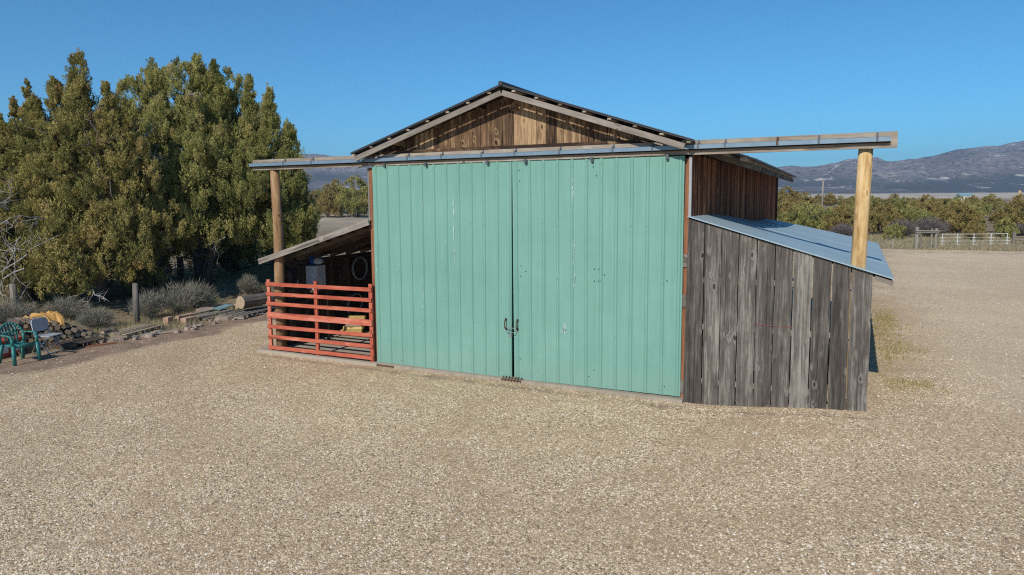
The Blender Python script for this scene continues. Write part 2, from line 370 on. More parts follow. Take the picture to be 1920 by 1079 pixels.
# wheel tracks: two pairs curving in from the right drive round the front of the barn
track_w = worn(X, Y)
clearing = np.exp(-((X+56)/26.0)**2-((Y-66)/17.0)**2)
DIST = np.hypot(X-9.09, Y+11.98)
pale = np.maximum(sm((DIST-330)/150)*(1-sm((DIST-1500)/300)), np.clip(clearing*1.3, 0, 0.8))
def ground_mat():
    s = NT('gravel_yard_ground'); g = s.n('NewGeometry').outputs['Position']
    a_g, a_d, a_p = (s.attr(k).outputs['Fac'] for k in ('grass', 'dirt', 'pale'))
    # crushed gravel: cells of two sizes, each its own colour
    w1 = s.n('VectorMath', operation='ADD'); s.l(g, w1.inputs[0])
    s.l(s.vmul(s.noise(g, 22, 2, 0.5, out='Color'), (0.03, 0.03, 0.03)), w1.inputs[1]); gv = w1.outputs[0]
    def cells(scale):
        c = s.vor(gv, scale, out='Color'); dd = s.vor(gv, scale); sp = s.n('SeparateColor'); s.l(c, sp.inputs[0]); return sp.outputs[0], sp.outputs[1], dd
    r1, r1b, d1 = cells(38); r2_, r2b, d2 = cells(74)
    pal = [(0.0, (0.13, 0.10, 0.07)), (0.16, (0.34, 0.27, 0.19)), (0.5, (0.60, 0.49, 0.35)), (0.78, (0.76, 0.65, 0.49)), (0.93, (0.82, 0.73, 0.57)), (1.0, (0.90, 0.85, 0.72))]
    c1 = s.ramp(r1, pal); c2 = s.ramp(r2_, pal)
    big = s.math('GREATER_THAN', r1b, 0.52)
    c = s.mix(big, c2, c1)
    gap = s.ramp(s.mix(big, d2, d1), [(0.35, 1.0), (0.75, 0.55)])
    c = s.mix(1.0, c, gap, 'MULTIPLY')
    # fine brown dust between: patches where stones are sparse
    pn = s.noise(g, 0.35, 6, 0.65); pn2 = s.noise(g, 1.6, 5, 0.65)
    sand = s.ramp(s.math('ADD', s.math('MULTIPLY', pn, 0.6), s.math('MULTIPLY', pn2, 0.4)), [(0.44, 0.0), (0.60, 0.85)])
    a_t = s.attr('track').outputs['Fac']; sand = s.math('MAXIMUM', sand, s.math('MULTIPLY', a_t, s.ramp(pn2, [(0.3, 0.55), (0.55, 1.0)])))
    sandc = s.ramp(s.noise(g, 60, 4, 0.7), [(0.3, (0.21, 0.155, 0.105)), (0.7, (0.43, 0.335, 0.235))])
    keep = s.math('GREATER_THAN', s.noise(g, 26, 2), 0.54)
    c = s.mix(s.math('MULTIPLY', sand, s.math('SUBTRACT', 1.0, s.math('MULTIPLY', keep, 0.6))), c, sandc)
    tone = s.ramp(s.noise(g, 0.16, 4, 0.6), [(0.3, (1.12, 1.01, 0.86)), (0.7, (1.40, 1.27, 1.09))]); c = s.mix(1.0, c, tone, 'MULTIPLY')
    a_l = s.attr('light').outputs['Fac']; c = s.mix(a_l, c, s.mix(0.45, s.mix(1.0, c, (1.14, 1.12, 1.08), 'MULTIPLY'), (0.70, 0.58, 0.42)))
    # bare dirt
    dn = s.noise(g, 3.2, 6, 0.7); dc = s.ramp(dn, [(0.3, (0.19, 0.125, 0.085)), (0.55, (0.30, 0.205, 0.14)), (0.75, (0.40, 0.30, 0.21))])
    dc = s.mix(s.ramp(s.noise(g, 40, 3), [(0.6, 0.0), (0.66, 0.6)]), dc, (0.50, 0.42, 0.32))
    def edge(a, k): return s.ramp(s.math('ADD', a, s.math('MULTIPLY', s.math('SUBTRACT', s.noise(g, k, 6, 0.7), 0.5), 1.0)), [(0.35, 0.0), (0.65, 1.0)])
    c = s.mix(edge(a_d, 1.7), c, dc)
    # dry grass and duff
    gn = s.noise(g, 5.0, 6, 0.75); gc_ = s.ramp(gn, [(0.3, (0.115, 0.085, 0.058)), (0.48, (0.235, 0.18, 0.115)), (0.62, (0.35, 0.29, 0.19)), (0.78, (0.43, 0.37, 0.25))])
    gc_ = s.mix(s.ramp(s.noise(g, 0.5, 4, 0.6), [(0.45, 0.0), (0.65, 0.6)]), gc_, (0.21, 0.145, 0.10))
    c = s.mix(edge(s.math('MULTIPLY', a_g, s.math('SUBTRACT', 1.0, s.math('MULTIPLY', a_d, 0.8))), 1.1), c, gc_)
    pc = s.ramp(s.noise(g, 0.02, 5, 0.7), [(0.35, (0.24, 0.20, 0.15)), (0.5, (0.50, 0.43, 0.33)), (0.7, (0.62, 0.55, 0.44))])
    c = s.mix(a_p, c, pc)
    hgt = s.math('SUBTRACT', s.math('MULTIPLY', pn2, 0.6), s.math('MULTIPLY', s.mix(big, d2, d1), s.math('SUBTRACT', 1.0, s.math('MULTIPLY', sand, 0.7))))
    s.bump(hgt, 0.6, 0.02)
    s.b.inputs['Specular IOR Level'].default_value = 0.15
    return s.done(c, 0.92)
M['ground'] = ground_mat()
V = np.stack([X, Y, Z], -1).reshape(-1, 3)
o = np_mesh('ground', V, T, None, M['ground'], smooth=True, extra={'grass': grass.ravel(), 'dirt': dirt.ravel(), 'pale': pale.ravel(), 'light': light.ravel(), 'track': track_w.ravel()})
tag(o, 'gravel yard running out to dry grass and a pale valley', 'ground', kind='structure')

# loose stones: one uncountable layer of real pebbles over the yard
def pebbles(n, f0, f1, smin, smax, seed):
    rs = np.random.RandomState(seed); fwd = f0+(f1-f0)*rs.rand(n)**1.5; lat = (rs.rand(n)*2-1)*(0.80*fwd+0.5)
    x = 9.0878+F2[0]*fwd+R2[0]*lat; y = -11.9842+F2[1]*fwd+R2[1]*lat
    pn_ = wob(x*1.3, y*1.3, 0.9); ok = ~((x > -3.3) & (x < 9.55) & (y > -0.08)) & (x > -7.0+0.3*wob(x*0, y, 1)) & (rs.rand(n) < np.clip(0.8+0.3*pn_, 0.3, 1)*(1-0.8*worn(x, y))) & (y < 36)
    x, y = x[ok], y[ok]; n = len(x); z = gh(x, y)
    base = np.array([(1, 0, 0), (0.3, 0.95, 0), (-0.8, 0.6, 0), (-0.8, -0.6, 0), (0.3, -0.95, 0), (0.1, 0.05, 0.75)])
    tris = np.array([(0, 1, 5), (1, 2, 5), (2, 3, 5), (3, 4, 5), (4, 0, 5)])
    sz = smin+(smax-smin)*rs.rand(n)**3; a = rs.rand(n)*6.28
    P = base[None]*sz[:, None, None]*(0.7+0.6*rs.rand(n, 6, 1)); P[:, :, 1] *= rs.uniform(0.55, 1, n)[:, None]
    c_, s_ = np.cos(a)[:, None], np.sin(a)[:, None]
    Q = np.stack([P[:, :, 0]*c_-P[:, :, 1]*s_+x[:, None], P[:, :, 0]*s_+P[:, :, 1]*c_+y[:, None], P[:, :, 2]+z[:, None]+sz[:, None]*(rs.rand(n, 6)*0.15-0.05)], -1)
    TT = (tris[None]+np.arange(n)[:, None, None]*6).reshape(-1, 3)
    return Q.reshape(-1, 3), TT, np.repeat(rs.rand(n), 6)
def peb_mat():
    s = NT('loose_gravel_stone'); rnd = s.attr('rnd').outputs['Fac']
    c = s.ramp(rnd, [(0, (0.16, 0.12, 0.085)), (0.2, (0.38, 0.30, 0.21)), (0.55, (0.60, 0.48, 0.34)), (0.85, (0.74, 0.62, 0.46)), (0.97, (0.74, 0.67, 0.55)), (1, (0.80, 0.77, 0.70))])
    return s.done(c, 0.85)
A = pebbles(120000, 5.5, 13, 0.006, 0.020, 3); B = pebbles(26000, 11, 30, 0.010, 0.024, 4)
o = np_mesh('gravel_stones', np.vstack([A[0], B[0]]), np.vstack([A[1], B[1]+len(A[0])]), np.concatenate([A[2], B[2]]), peb_mat())
tag(o, 'loose crushed gravel scattered over the whole yard', 'gravel', kind='stuff')

# ------------------------------------------------------------------ mountains
def mountains():
    rid_px = np.array([(-500, 300), (0, 296), (400, 290), (560, 291), (600, 293), (650, 297), (690, 300), (900, 330), (1200, 330), (1400, 322), (1465, 318), (1480, 316), (1500, 318), (1530, 317), (1560, 310), (1590, 302), (1640, 297), (1655, 303), (1690, 298), (1720, 290), (1755, 285), (1785, 278), (1830, 276), (1865, 276), (1880, 271), (1920, 267), (2000, 262), (2100, 270), (2300, 260), (2700, 290)])
    tt = (rid_px[:, 0]-960)/1313.17; hor = 371.5-0.0068*(rid_px[:, 0])*1.0
    ht = (hor-rid_px[:, 1])/1313.17                       # height per metre ahead
    lt = np.linspace(-1.15, 1.35, 560); rr = np.concatenate([np.linspace(1350, 2900, 110), np.linspace(2950, 3700, 12)])
    LT, RR = np.meshgrid(lt, rr, indexing='ij')
    top = np.interp(lt, tt, ht)[:, None]*2650+3.6
    k = np.clip((RR-1380)/(2650-1380), 0, 1); prof = np.where(RR < 2650, k**1.55, np.clip(1-((RR-2650)/1100)**2, 0, 1))
    xw = 9.09+F2[0]*RR+R2[0]*RR*LT; yw = -11.98+F2[1]*RR+R2[1]*RR*LT
    rs = np.random.RandomState(5); nz = 0
    for oc in range(6):
        f = 0.0028*2**oc; q = 0
        for _ in range(4):
            kx, ky = rs.normal(size=2)*f; q = q+np.sin(xw*kx+yw*ky+rs.rand()*6.28+1.5*np.sin(xw*ky*0.7-yw*kx*0.5))
        nz = nz+(1-np.abs(q)/2.2)*0.5**oc
    nz = nz-nz.mean()
    base = 1.2
    Zm = base+(top-base)*prof+nz*42*np.clip(k*1.6, 0, 1)*(1-0.60*np.exp(-((RR-2650)/200)**2))
    Zm = np.where(RR <= 1360, -2.0, Zm)
    n1, n2 = Zm.shape; id_ = np.arange(n1*n2).reshape(n1, n2)
    T_ = np.stack([id_[:-1, :-1], id_[1:, :-1], id_[1:, 1:], id_[:-1, 1:]], -1).reshape(-1, 4)
    s = NT('scrubby_mountain'); g = s.n('NewGeometry').outputs['Position']
    n_a = s.noise(g, 0.0035, 6, 0.65); dots = s.vor(s.vmul(g, (1, 1, 0.6)), 0.06); n_c = s.noise(g, 0.02, 5, 0.7)
    c = s.ramp(n_a, [(0.3, (0.11, 0.092, 0.088)), (0.5, (0.20, 0.168, 0.155)), (0.7, (0.34, 0.285, 0.255))])
    dens = s.math('MULTIPLY', s.ramp(dots, [(0.35, 1.0), (0.5, 0.0)]), s.ramp(n_c, [(0.36, 0.25), (0.6, 0.95)]))
    rel = s.attr('relief').outputs['Fac']; c = s.mix(dens, c, (0.035, 0.038, 0.028)); c = s.mix(s.ramp(rel, [(0.34, 0.9), (0.56, 0.0)]), c, (0.045, 0.045, 0.04))  # gullies darkened in the colour: relief shading painted in, along with denser scrub
    sz = s.n('SeparateXYZ'); s.l(g, sz.inputs[0]); low = s.n('MapRange'); low.inputs[1].default_value = 10; low.inputs[2].default_value = 75; low.inputs[3].default_value = 0.65; low.inputs[4].default_value = 0.0; s.l(s.math('MULTIPLY_ADD', n_c, 30.0, sz.outputs[2]), low.inputs[0]); c = s.mix(low.outputs[0], c, (0.055, 0.052, 0.042))
    c = s.mix(s.ramp(s.noise(g, 0.012, 6, 0.75), [(0.575, 0.0), (0.64, 0.85)]), c, (0.58, 0.52, 0.46))
    o = np_mesh('mountain_range', np.stack([xw, yw, Zm], -1).reshape(-1, 3), T_, None, s.done(c, 0.95), smooth=True, extra={'relief': np.clip(0.5+nz*0.42, 0, 1).ravel()})
    tag(o, 'scrub covered purple grey mountain range beyond the valley', 'mountains', kind='structure')
mountains()

# ------------------------------------------------------------------ barn
barn = thing('barn', (3.2, 0, 0), 'weathered wooden barn with green sliding doors and lean-to sheds on both sides', 'barn')
SL = (5.52-4.40)/3.44
RX, RZ = 3.17, 5.52
def roof_z(x): return RZ-SL*abs(x-RX)
# gable boards over the doors
m = MB(); x = -0.02
while x < 6.46:
    wd = min(random.uniform(0.19, 0.26), 6.5-x)
    z0 = 4.30
    a, b = x+0.003, x+wd-0.003; zz = [z0, z0, roof_z(b)-0.06, roof_z(a)-0.06]; y0 = 0.10+random.uniform(-0.006, 0.006)
    xs = [a, b, b, a]; vs = [(xs[i], y0, zz[i]) for i in range(4)]+[(xs[i], y0+0.025, zz[i]) for i in range(4)]
    gs = [(q[2], q[0], q[1]) for q in vs]
    m.add(vs, [(0, 1, 2, 3), (7, 6, 5, 4), (0, 4, 5, 1), (1, 5, 6, 2), (2, 6, 7, 3), (3, 7, 4, 0)], gs)
    x += wd
m.build('gable_wall', M['gable'], barn)
# horizontal ledger under the gable and wall framing round the doorway
m = MB(); m.beam((-0.1, 0.05, 4.43), (6.45, 0.05, 4.46), 0.05, 0.085)
m.build('ledger_board', M['gable'], barn, label='brown ledger board above the door track')
m = MB()
m.beam((6.51, 0.10, 0.0), (6.53, 0.10, 4.15), 0.08, 0.12, up=(0, 1, 0)); m.build('corner_post', M['redwood'], barn)
for z in (0.22, 1.72, 2.42):
    m = MB(); m.box((6.515, 0.03, z), (0.075, 0.03, 0.22), axis=0); m.build('girt_end', M['oldpost'], barn)
m = MB(); m.box((6.575, 0.06, 3.67), (0.045, 0.05, 1.02), axis=2); m.build('corner_trim', M['white_trim'], barn, label='pale metal corner strip above the lean-to')
m = MB(); m.beam((-0.06, 0.10, -0.02), (-0.06, 0.10, 4.15), 0.10, 0.12, up=(0, 1, 0)); m.build('corner_post', M['redwood'], barn)
m = MB(); m.box((-0.135, 0.07, 3.62), (0.04, 0.06, 1.06), axis=2); m.build('corner_trim', M['rake'], barn)
# side walls of narrow dark boards, back wall
BY = 13.9
m = MB(); y = 0.18
while y < BY:
    wd = random.uniform(0.085, 0.14); m.box((6.585+random.uniform(-0.004, 0.004), y+wd/2, 2.1), (0.022, wd-0.002, 4.25-0.012*(y)), axis=2, rz=-0.24); y += wd
m.build('side_wall', M['side'], barn)
m = MB(); y = 0.18
while y < BY:
    wd = random.uniform(0.18, 0.26); m.box((-0.09, y+wd/2, 2.1), (0.022, wd-0.006, 4.2), axis=2); y += wd
m.build('side_wall', M['shed'], barn)
m = MB(); x = -0.07
while x < 6.5:
    wd = 0.25; zt = roof_z(x+wd/2)-0.1; m.box((x+wd/2, BY+0.02, zt/2), (wd-0.005, 0.025, zt), axis=2); x += wd
m.build('back_wall', M['shed'], barn)
# metal roof: corrugated sheet halves
def roof_half(sign):
    m = MB(); pts = []
    n = 2
    def zz(x_, y_): return RZ+0.05-SL*abs(x_-RX)-0.012*max(0, y_)
    wide = 4.36 if sign > 0 else 4.0
    out = [(0, -0.29), (3.49, -0.29), (3.49, 0.06), (3.98, 0.08), (wide, 0.75), (wide, 10.2), (4.02, 10.3), (4.02, BY+0.25), (0, BY+0.25)]
    out = [(RX+sign*a, b) for a, b in out]; n = len(out); t = 0.022
    # split in strips so that every face stays flat enough
    vs = [(a, b, zz(a, b)) for a, b in out]+[(a, b, zz(a, b)-t) for a, b in out]
    m.add(vs, [tuple(range(n)), tuple(range(2*n-1, n-1, -1))]+[(i, n+i, n+(i+1) % n, (i+1) % n) for i in range(n)], rnd=0.5)
    yy = -0.27
    while yy < BY+0.2:
        ex = 3.49 if yy < 0.06 else min(wide, 3.98+0.5*max(0, yy-0.08)) if yy < 10.2 else 4.02
        m.beam((RX, yy, zz(RX, yy)+0.006), (RX+sign*ex, yy, zz(RX+sign*ex, yy)+0.006), 0.04, 0.022, rnd=0.5); yy += 0.3
    return m.build('roof_sheet', M['dark_metal'], barn)
roofR = roof_half(1); roofL = roof_half(-1)
m = MB(); m.tube([(RX, -0.31, RZ+0.075), (RX, BY+0.26, RZ+0.075-0.185)], 0.045, 8, rnd=0.4); m.build('ridge_cap', M['dark_metal'], roofR)
# purlins under the sheet (ends show above the rake board), then the rake boards
for sg in (1, -1):
    for i in range(8):
        m = MB()
        q = 0.25+i*0.455; xx = RX+sg*q; zz = RZ-SL*q+0.002
        m.beam((xx, -0.275, zz), (xx, 3.0, zz-0.03), 0.07, 0.030)
        m.build('purlin', M['plank'], barn)
for sg in (1, -1):
    m = MB(); L = 3.36 if sg > 0 else 3.40
    a = (RX-0.0*sg+sg*0.012, -0.255, RZ-0.092); b = (RX+sg*L, -0.255, RZ-0.092-SL*L)
    m.beam(a, b, 0.038, 0.10, rnd=random.random(), seg=6, jit=0.003); m.build('rake_board', M['rake'], barn)
for q in (3.62, 3.93, 4.2):
    m = MB(); y0 = 0.03 if q < 3.9 else 0.10+0.9*(q-3.93); xx = RX+q; m.beam((xx, y0, roof_z(xx)-0.012-0.012*y0), (xx, 10.1, roof_z(xx)-0.012-0.122), 0.09, 0.045); m.build('purlin', M['plank'], barn)
# lookout stubs behind the rake on the gable, small vent block under the ridge
for sg in (1, -1):
    for q in (0.55, 1.5, 2.45, 3.1):
        m = MB(); m.beam((RX+sg*q, -0.235, RZ-0.10-SL*q), (RX+sg*q, 0.098, RZ-0.10-SL*q), 0.05, 0.09); m.build('lookout', M['gable'], barn)
m = MB(); m.box((RX+0.12, 0.06, 5.18), (0.11, 0.07, 0.10), axis=0); m.tube([(RX+0.12, 0.05, 5.245), (RX+0.12, -0.02, 5.25)], 0.03, 8); m.build('ridge_block', M['gable'], barn)
# rafter tails along the right eave
y = 0.95
while y < BY:
    if y > 10.2: break
    dz = -0.012*y; m = MB(); m.beam((6.50, y, roof_z(6.50)-0.09+dz), (7.45, y, roof_z(7.45)-0.09+dz), 0.05, 0.10, seg=1); y += 0.61; m.build('rafter_tail', M['oldpost'], barn)
y = 0.35
while y < 6:
    m = MB(); m.beam((-0.1, y, roof_z(-0.1)-0.07), (-0.62, y, roof_z(-0.62)-0.07), 0.05, 0.10); y += 0.61; m.build('rafter_tail', M['oldpost'], barn)
# door header: three long timbers, right end carried by the yellow post, left by the brown one
hz = lambda x: 4.262+0.0052*(x+3.34)
for (x0, x1, hh, yy) in ((-3.34, -0.10, 0.232, 0.0), (-0.095, 6.56, 0.225, -0.004), (6.565, 9.62, 0.24, 0.0)):
    m = MB(); m.beam((x0, yy+0.015, hz(x0)+0.012), (x1, yy+0.015, hz(x1)+0.012), 0.075, hh, seg=8, jit=0.003); m.build('header_beam', M['header'], barn)
m = MB(); m.box((6.53, -0.04, 4.40), (0.17, 0.05, 0.11), axis=0); m.build('header_block', M['oldpost'], barn)
# sliding door track: hollow box rail, the slot's shade below it a black bar, and its brackets
tr = None
m = MB()
for x0, x1 in ((-3.38, 9.53),):
    za, zb = hz(x0)+0.015, hz(x1)+0.02
    m.beam((x0, -0.072, za+0.034), (x1, -0.072, zb+0.034), 0.066, 0.005, seg=12)
    m.beam((x0, -0.103, za), (x1, -0.103, zb), 0.004, 0.068, seg=12)
    m.beam((x0, -0.04, za), (x1, -0.04, zb), 0.004, 0.068, seg=12)
    m.beam((x0, -0.092, za-0.034), (x1, -0.092, zb-0.034), 0.022, 0.004, seg=12)
    m.beam((x0, -0.072, za-0.04), (x1, -0.072, zb-0.04), 0.012, 0.03, seg=12, mi=1)  # black bar painting in the shadow of the slot
track = m.build('door_track', [M['steel'], M['black']], barn)
for i, bx in enumerate((-2.35, -1.55, -0.15, 0.95, 1.75, 2.65, 3.35, 4.25, 5.25, 5.95, 6.72, 7.15, 7.95, 8.55, 9.35)):
    m = MB(); zc = hz(bx)+0.02
    m.box((bx, -0.109, zc+0.012), (0.032, 0.006, 0.075)); m.box((bx, -0.075, zc+0.055), (0.032, 0.07, 0.01)); m.box((bx, -0.034, zc+0.08), (0.032, 0.012, 0.05))
    m.build('bracket', M['rust'] if bx in (7.95,) else M['dull_steel'], track, label='rusty track bracket' if bx == 7.95 else None)
# sliding doors: ribbed sheet, screws and scrapes kept within each door's mesh
def door(xa0, xa1, xb0, xb1, ribs, zb):
    """left edge bottom/top, right edge bottom/top"""
    d_ = thing('sliding_door', (0, 0, 0), None, None); d_.parent = barn; d_.matrix_parent_inverse = world_of(barn).inverted()
    m = MB(); y = 0.0; zt = 4.195
    prof = []
    for xr in ribs:
        for dx, dy in ((-0.034, 0), (-0.017, -0.019), (0.017, -0.019), (0.034, 0)): prof.append((xr+dx, dy))
    lo, hi = min(xa0, xa1), max(xb0, xb1)
    prof = [(lo, 0.0)]+[p for p in prof if lo+0.01 < p[0] < hi-0.01]+[(hi, 0.0)]
    rows = 6; vs = []
    for i in range(rows+1):
        t = i/rows; L_ = xa0+(xa1-xa0)*t; R_ = xb0+(xb1-xb0)*t
        for (px, py) in prof:
            s_ = (px-lo)/(hi-lo); xx = L_+(R_-L_)*s_; bz = zb[0]+(zb[1]-zb[0])*s_
            vs.append((xx, y+py+0.004*math.sin(i*1.7+s_*9), bz+(zt-bz)*t))
    n = len(prof); fs = [(i*n+j, i*n+j+1, (i+1)*n+j+1, (i+1)*n+j) for i in range(rows) for j in range(n-1)]
    m.add(vs, fs, rnd=0.5)
    # backing frame gives the door its thickness
    m.add([(xa0, 0.006, zb[0]), (xb0, 0.006, zb[1]), (xb1, 0.006, zt), (xa1, 0.006, zt), (xa0, 0.05, zb[0]), (xb0, 0.05, zb[1]), (xb1, 0.05, zt), (xa1, 0.05, zt)],
          [(7, 6, 5, 4), (0, 4, 5, 1), (1, 5, 6, 2), (2, 6, 7, 3), (3, 7, 4, 0)], rnd=0.5)
    rs = random.Random(int(xa0*10)+3)
    def dot(x, z, r_=0.011, mi=1):
        vs = [(x+r_*math.cos(a*math.pi/3), -0.0215, z+r_*math.sin(a*math.pi/3)) for a in range(6)]; m.add(vs, [(0, 1, 2, 3, 4, 5)], mi=mi)
    for z in (0.14, 1.02, 2.02, 3.0, 4.08):
        for xr in ribs[1:-1]:
            if rs.random() < 0.75: dot(xr+rs.uniform(-0.012, 0.012), z+rs.uniform(-0.03, 0.03)+0.02*xr*0, rs.uniform(0.004, 0.007))
    return d_, m
def scrape(m, x, z0, z1, wd, n, seed):
    rs = random.Random(seed)
    for _ in range(n):
        z = rs.uniform(z0, z1); L = rs.uniform(0.03, 0.16); xx = x+rs.gauss(0, wd); q = rs.uniform(0.0012, 0.0035)
        m.add([(xx-q, -0.0210, z), (xx+q, -0.0210, z+0.01), (xx+q*0.4, -0.0210, z+L), (xx-q, -0.0210, z+L*0.8)], [(0, 1, 2, 3)], mi=2)
ribsL = [0.08+i*0.2855 for i in range(12)]; ribsR = [3.33+i*0.281 for i in range(12)]
dl, m = door(0.0, 0.0, 3.212, 3.24, ribsL, (0.0, 0.012))
scrape(m, 1.97, 2.15, 3.4, 0.012, 22, 1); scrape(m, 1.78, 2.3, 2.75, 0.02, 6, 2); scrape(m, 1.24, 3.3, 3.5, 0.01, 3, 3); scrape(m, 1.2, 1.2, 1.9, 0.05, 7, 4); scrape(m, 0.06, 1.9, 2.2, 0.006, 4, 5)
m.build('ribbed_panel', [M['door'], M['black'], M['scratch']], dl)
dr, m = door(3.268, 3.252, 6.478, 6.482, ribsR, (0.014, 0.042))
scrape(m, 4.48, 3.35, 3.8, 0.008, 9, 6); scrape(m, 4.50, 2.25, 2.8, 0.012, 10, 7); scrape(m, 4.52, 1.86, 2.1, 0.012, 9, 8); scrape(m, 4.31, 0.96, 1.16, 0.03, 16, 9)
for (dx, dz) in ((4.90, 2.22), (4.98, 2.22), (5.09, 2.12), (4.90, 2.0), (4.98, 2.0), (4.87, 4.05), (4.93, 3.9), (3.40, 4.02), (3.41, 3.82), (3.43, 2.22), (3.53, 2.12), (3.42, 2.02), (6.22, 2.07), (4.9, 0.35), (4.8, 0.22), (6.2, 0.2), (3.4, 0.42)):
    vs = [(dx+0.010*math.cos(a*math.pi/3), -0.0215, dz+0.010*math.sin(a*math.pi/3)) for a in range(6)]; m.add(vs, [(0, 1, 2, 3, 4, 5)], mi=1)
m.build('ribbed_panel', [M['door'], M['black'], M['scratch']], dr)
for dd, hx in ((dl, 3.105), (dr, 3.355)):
    m = MB(); m.tube([(hx, -0.022, 1.17), (hx, -0.075, 1.15), (hx, -0.085, 1.08), (hx, -0.075, 1.01), (hx, -0.022, 0.99)], 0.011, 8); m.box((hx, -0.026, 1.17), (0.035, 0.006, 0.045)); m.box((hx, -0.026, 0.99), (0.035, 0.006, 0.045))
    m.build('handle', M['rust'], dd, smooth=True)
for dd, xs in ((dl, (0.35, 1.35, 2.75)), (dr, (3.55, 4.85, 6.2))):
    for hx in xs:
        m = MB(); m.box((hx, -0.058, 4.185), (0.05, 0.012, 0.075)); m.box((hx, -0.03, 4.15), (0.05, 0.04, 0.03)); m.tube([(hx, -0.066, 4.20), (hx, -0.078, 4.20)], 0.02, 8)
        m.build('hanger', M['dull_steel'], dd)
m = MB(); m.box((3.24, 0.02, -0.02), (6.6, 0.26, 0.075), axis=0); m.build('door_sill', M['concrete'], barn)
m = MB()
for i in range(7): m.tube([(3.06+i*0.065, -0.11, -0.03), (3.06+i*0.065+0.01, -0.09, 0.035+0.02*(i % 2)), (3.07+i*0.065, -0.06, 0.055)], 0.014, 6)
m.box((3.25, -0.09, 0.0), (0.42, 0.05, 0.03)); m.build('floor_guide', M['rust'], barn)
m = MB(); m.box((0.30, -0.10, -0.018), (0.42, 0.05, 0.03), axis=0); m.build('track_stub', M['rust'], barn)

# right lean-to: grey board front, steel-blue sheet roof
bx = [6.56, 6.835, 7.12, 7.401, 7.686, 7.965, 8.241, 8.524, 8.809, 9.082, 9.385]
lt = lambda x: 3.135-0.292*(x-6.6)
m = MB(); rb = random.Random(4)
for i in range(10):
    a, b = bx[i], bx[i+1]; N = 9; gl = rb.uniform(0.003, 0.011); gr = rb.uniform(0.003, 0.011)
    ground_z = lambda q: float(gh(q, 0.0))-0.02
    vs, gs, fs = [], [], []; y0 = rb.uniform(-0.006, 0.006); rr_ = rb.random()
    yo = [0, 0]
    for k in range(N+1):
        t = k/N; ja = a+gl+rb.uniform(-0.003, 0.004)-0.04*(1-t)*(i == 0); jb = b-gr+rb.uniform(-0.004, 0.003)
        for (xx) in (ja, jb):
            z0 = ground_z(xx)+0.02*(i % 3 == 1); z1 = lt(xx)
            for yy in (y0, y0+0.028):
                vs.append((xx, yy, z0+(z1-z0)*t)); gs.append((z0+(z1-z0)*t, xx+0.4*yy, 0))
    for k in range(N):
        b_ = k*4; fs += [(b_, b_+2, b_+6, b_+4), (b_+3, b_+1, b_+5, b_+7), (b_+1, b_, b_+4, b_+5), (b_+2, b_+3, b_+7, b_+6)]
    fs.append((0, 1, 3, 2)); e = N*4; fs.append((e, e+2, e+3, e+1))
    m.add(vs, fs, gs, rnd=rr_)
lw = m.build('lean_to_wall', M['lean_board'], barn)
for z in (0.35, 1.30, 2.10):
    m = MB(); m.beam((6.6, 0.055, z), (9.36, 0.055, z+0.01), 0.045, 0.09); m.build('girt', M['header'], lw)
m = MB(); m.tube([(7.69, -0.012, 1.415), (7.97, -0.014, 1.405), (8.26, -0.012, 1.40)], 0.0025, 5); m.build('string', M['string'], lw)
m = MB(); y = 0.06
while y < 8.0:
    m.box((9.36, y+0.14, 1.22), (0.03, 0.272, 2.1), axis=2); y += 0.28
m.build('lean_to_wall', M['lean_board'], barn)
# roof surface: sags towards the rear along the barn wall
m = MB(); NX, NY = 14, 22
def lroof(sx, sy):
    x_ = 6.56+(9.66-6.56)*sx; ylen = 11.6-3.5*sx; y_ = -0.05+ylen*sy
    z_ = 3.178-0.2965*(x_-6.6)-0.42*(1-sx)**1.2*sm(np.array(sy*1.15-0.05)).item()
    return x_, y_, z_
vs = [lroof(i/NX, j/NY) for i in range(NX+1) for j in range(NY+1)]; n0 = len(vs)
vs += [(a, b, c-0.02) for a, b, c in vs]
q = lambda i, j, l=0: i*(NY+1)+j+l*n0
fs = []
for i in range(NX):
    for j in range(NY): fs += [(q(i, j), q(i+1, j), q(i+1, j+1), q(i, j+1)), (q(i, j, 1), q(i, j+1, 1), q(i+1, j+1, 1), q(i+1, j, 1))]
for i in range(NX): fs += [(q(i, 0), q(i, 0, 1), q(i+1, 0, 1), q(i+1, 0)), (q(i, NY), q(i+1, NY), q(i+1, NY, 1), q(i, NY, 1))]
for j in range(NY): fs += [(q(NX, j), q(NX, j, 1), q(NX, j+1, 1), q(NX, j+1)), (q(0, j), q(0, j+1), q(0, j+1, 1), q(0, j, 1))]
m.add(vs, fs, rnd=0.5)
lr = m.build('lean_to_roof', M['blue_roof'], barn, smooth=False)
for sy_ in (0.28, 0.53, 0.78): 
    m = MB(); pts = [Vector(lroof(k/10, sy_))+Vector((0, 0, 0.006)) for k in range(11)]
    for k in range(10): m.beam(pts[k], pts[k+1], 0.03, 0.006, rnd=0.5)
    m.build('sheet_lap', M['blue_roof'], lr)
m = MB(); m.beam((9.40, -0.02, 2.265), (9.655, -0.02, 2.185), 0.03, 0.07); m.beam((9.63, 0.0, 2.20), (9.63, 8.0, 2.20), 0.025, 0.06, rnd=0.3); m.build('eave_board', M['rake'], lr)
for k in range(9):
    pts = [Vector(lroof(i/8, 0.06+0.1*k))-Vector((0, 0, 0.068)) for i in range(9)]; m = MB()
    for i in range(8): m.beam(pts[i], pts[i+1], 0.045, 0.09, rnd=0.2+0.07*k)
    m.build('rafter', M['shed'], lr)
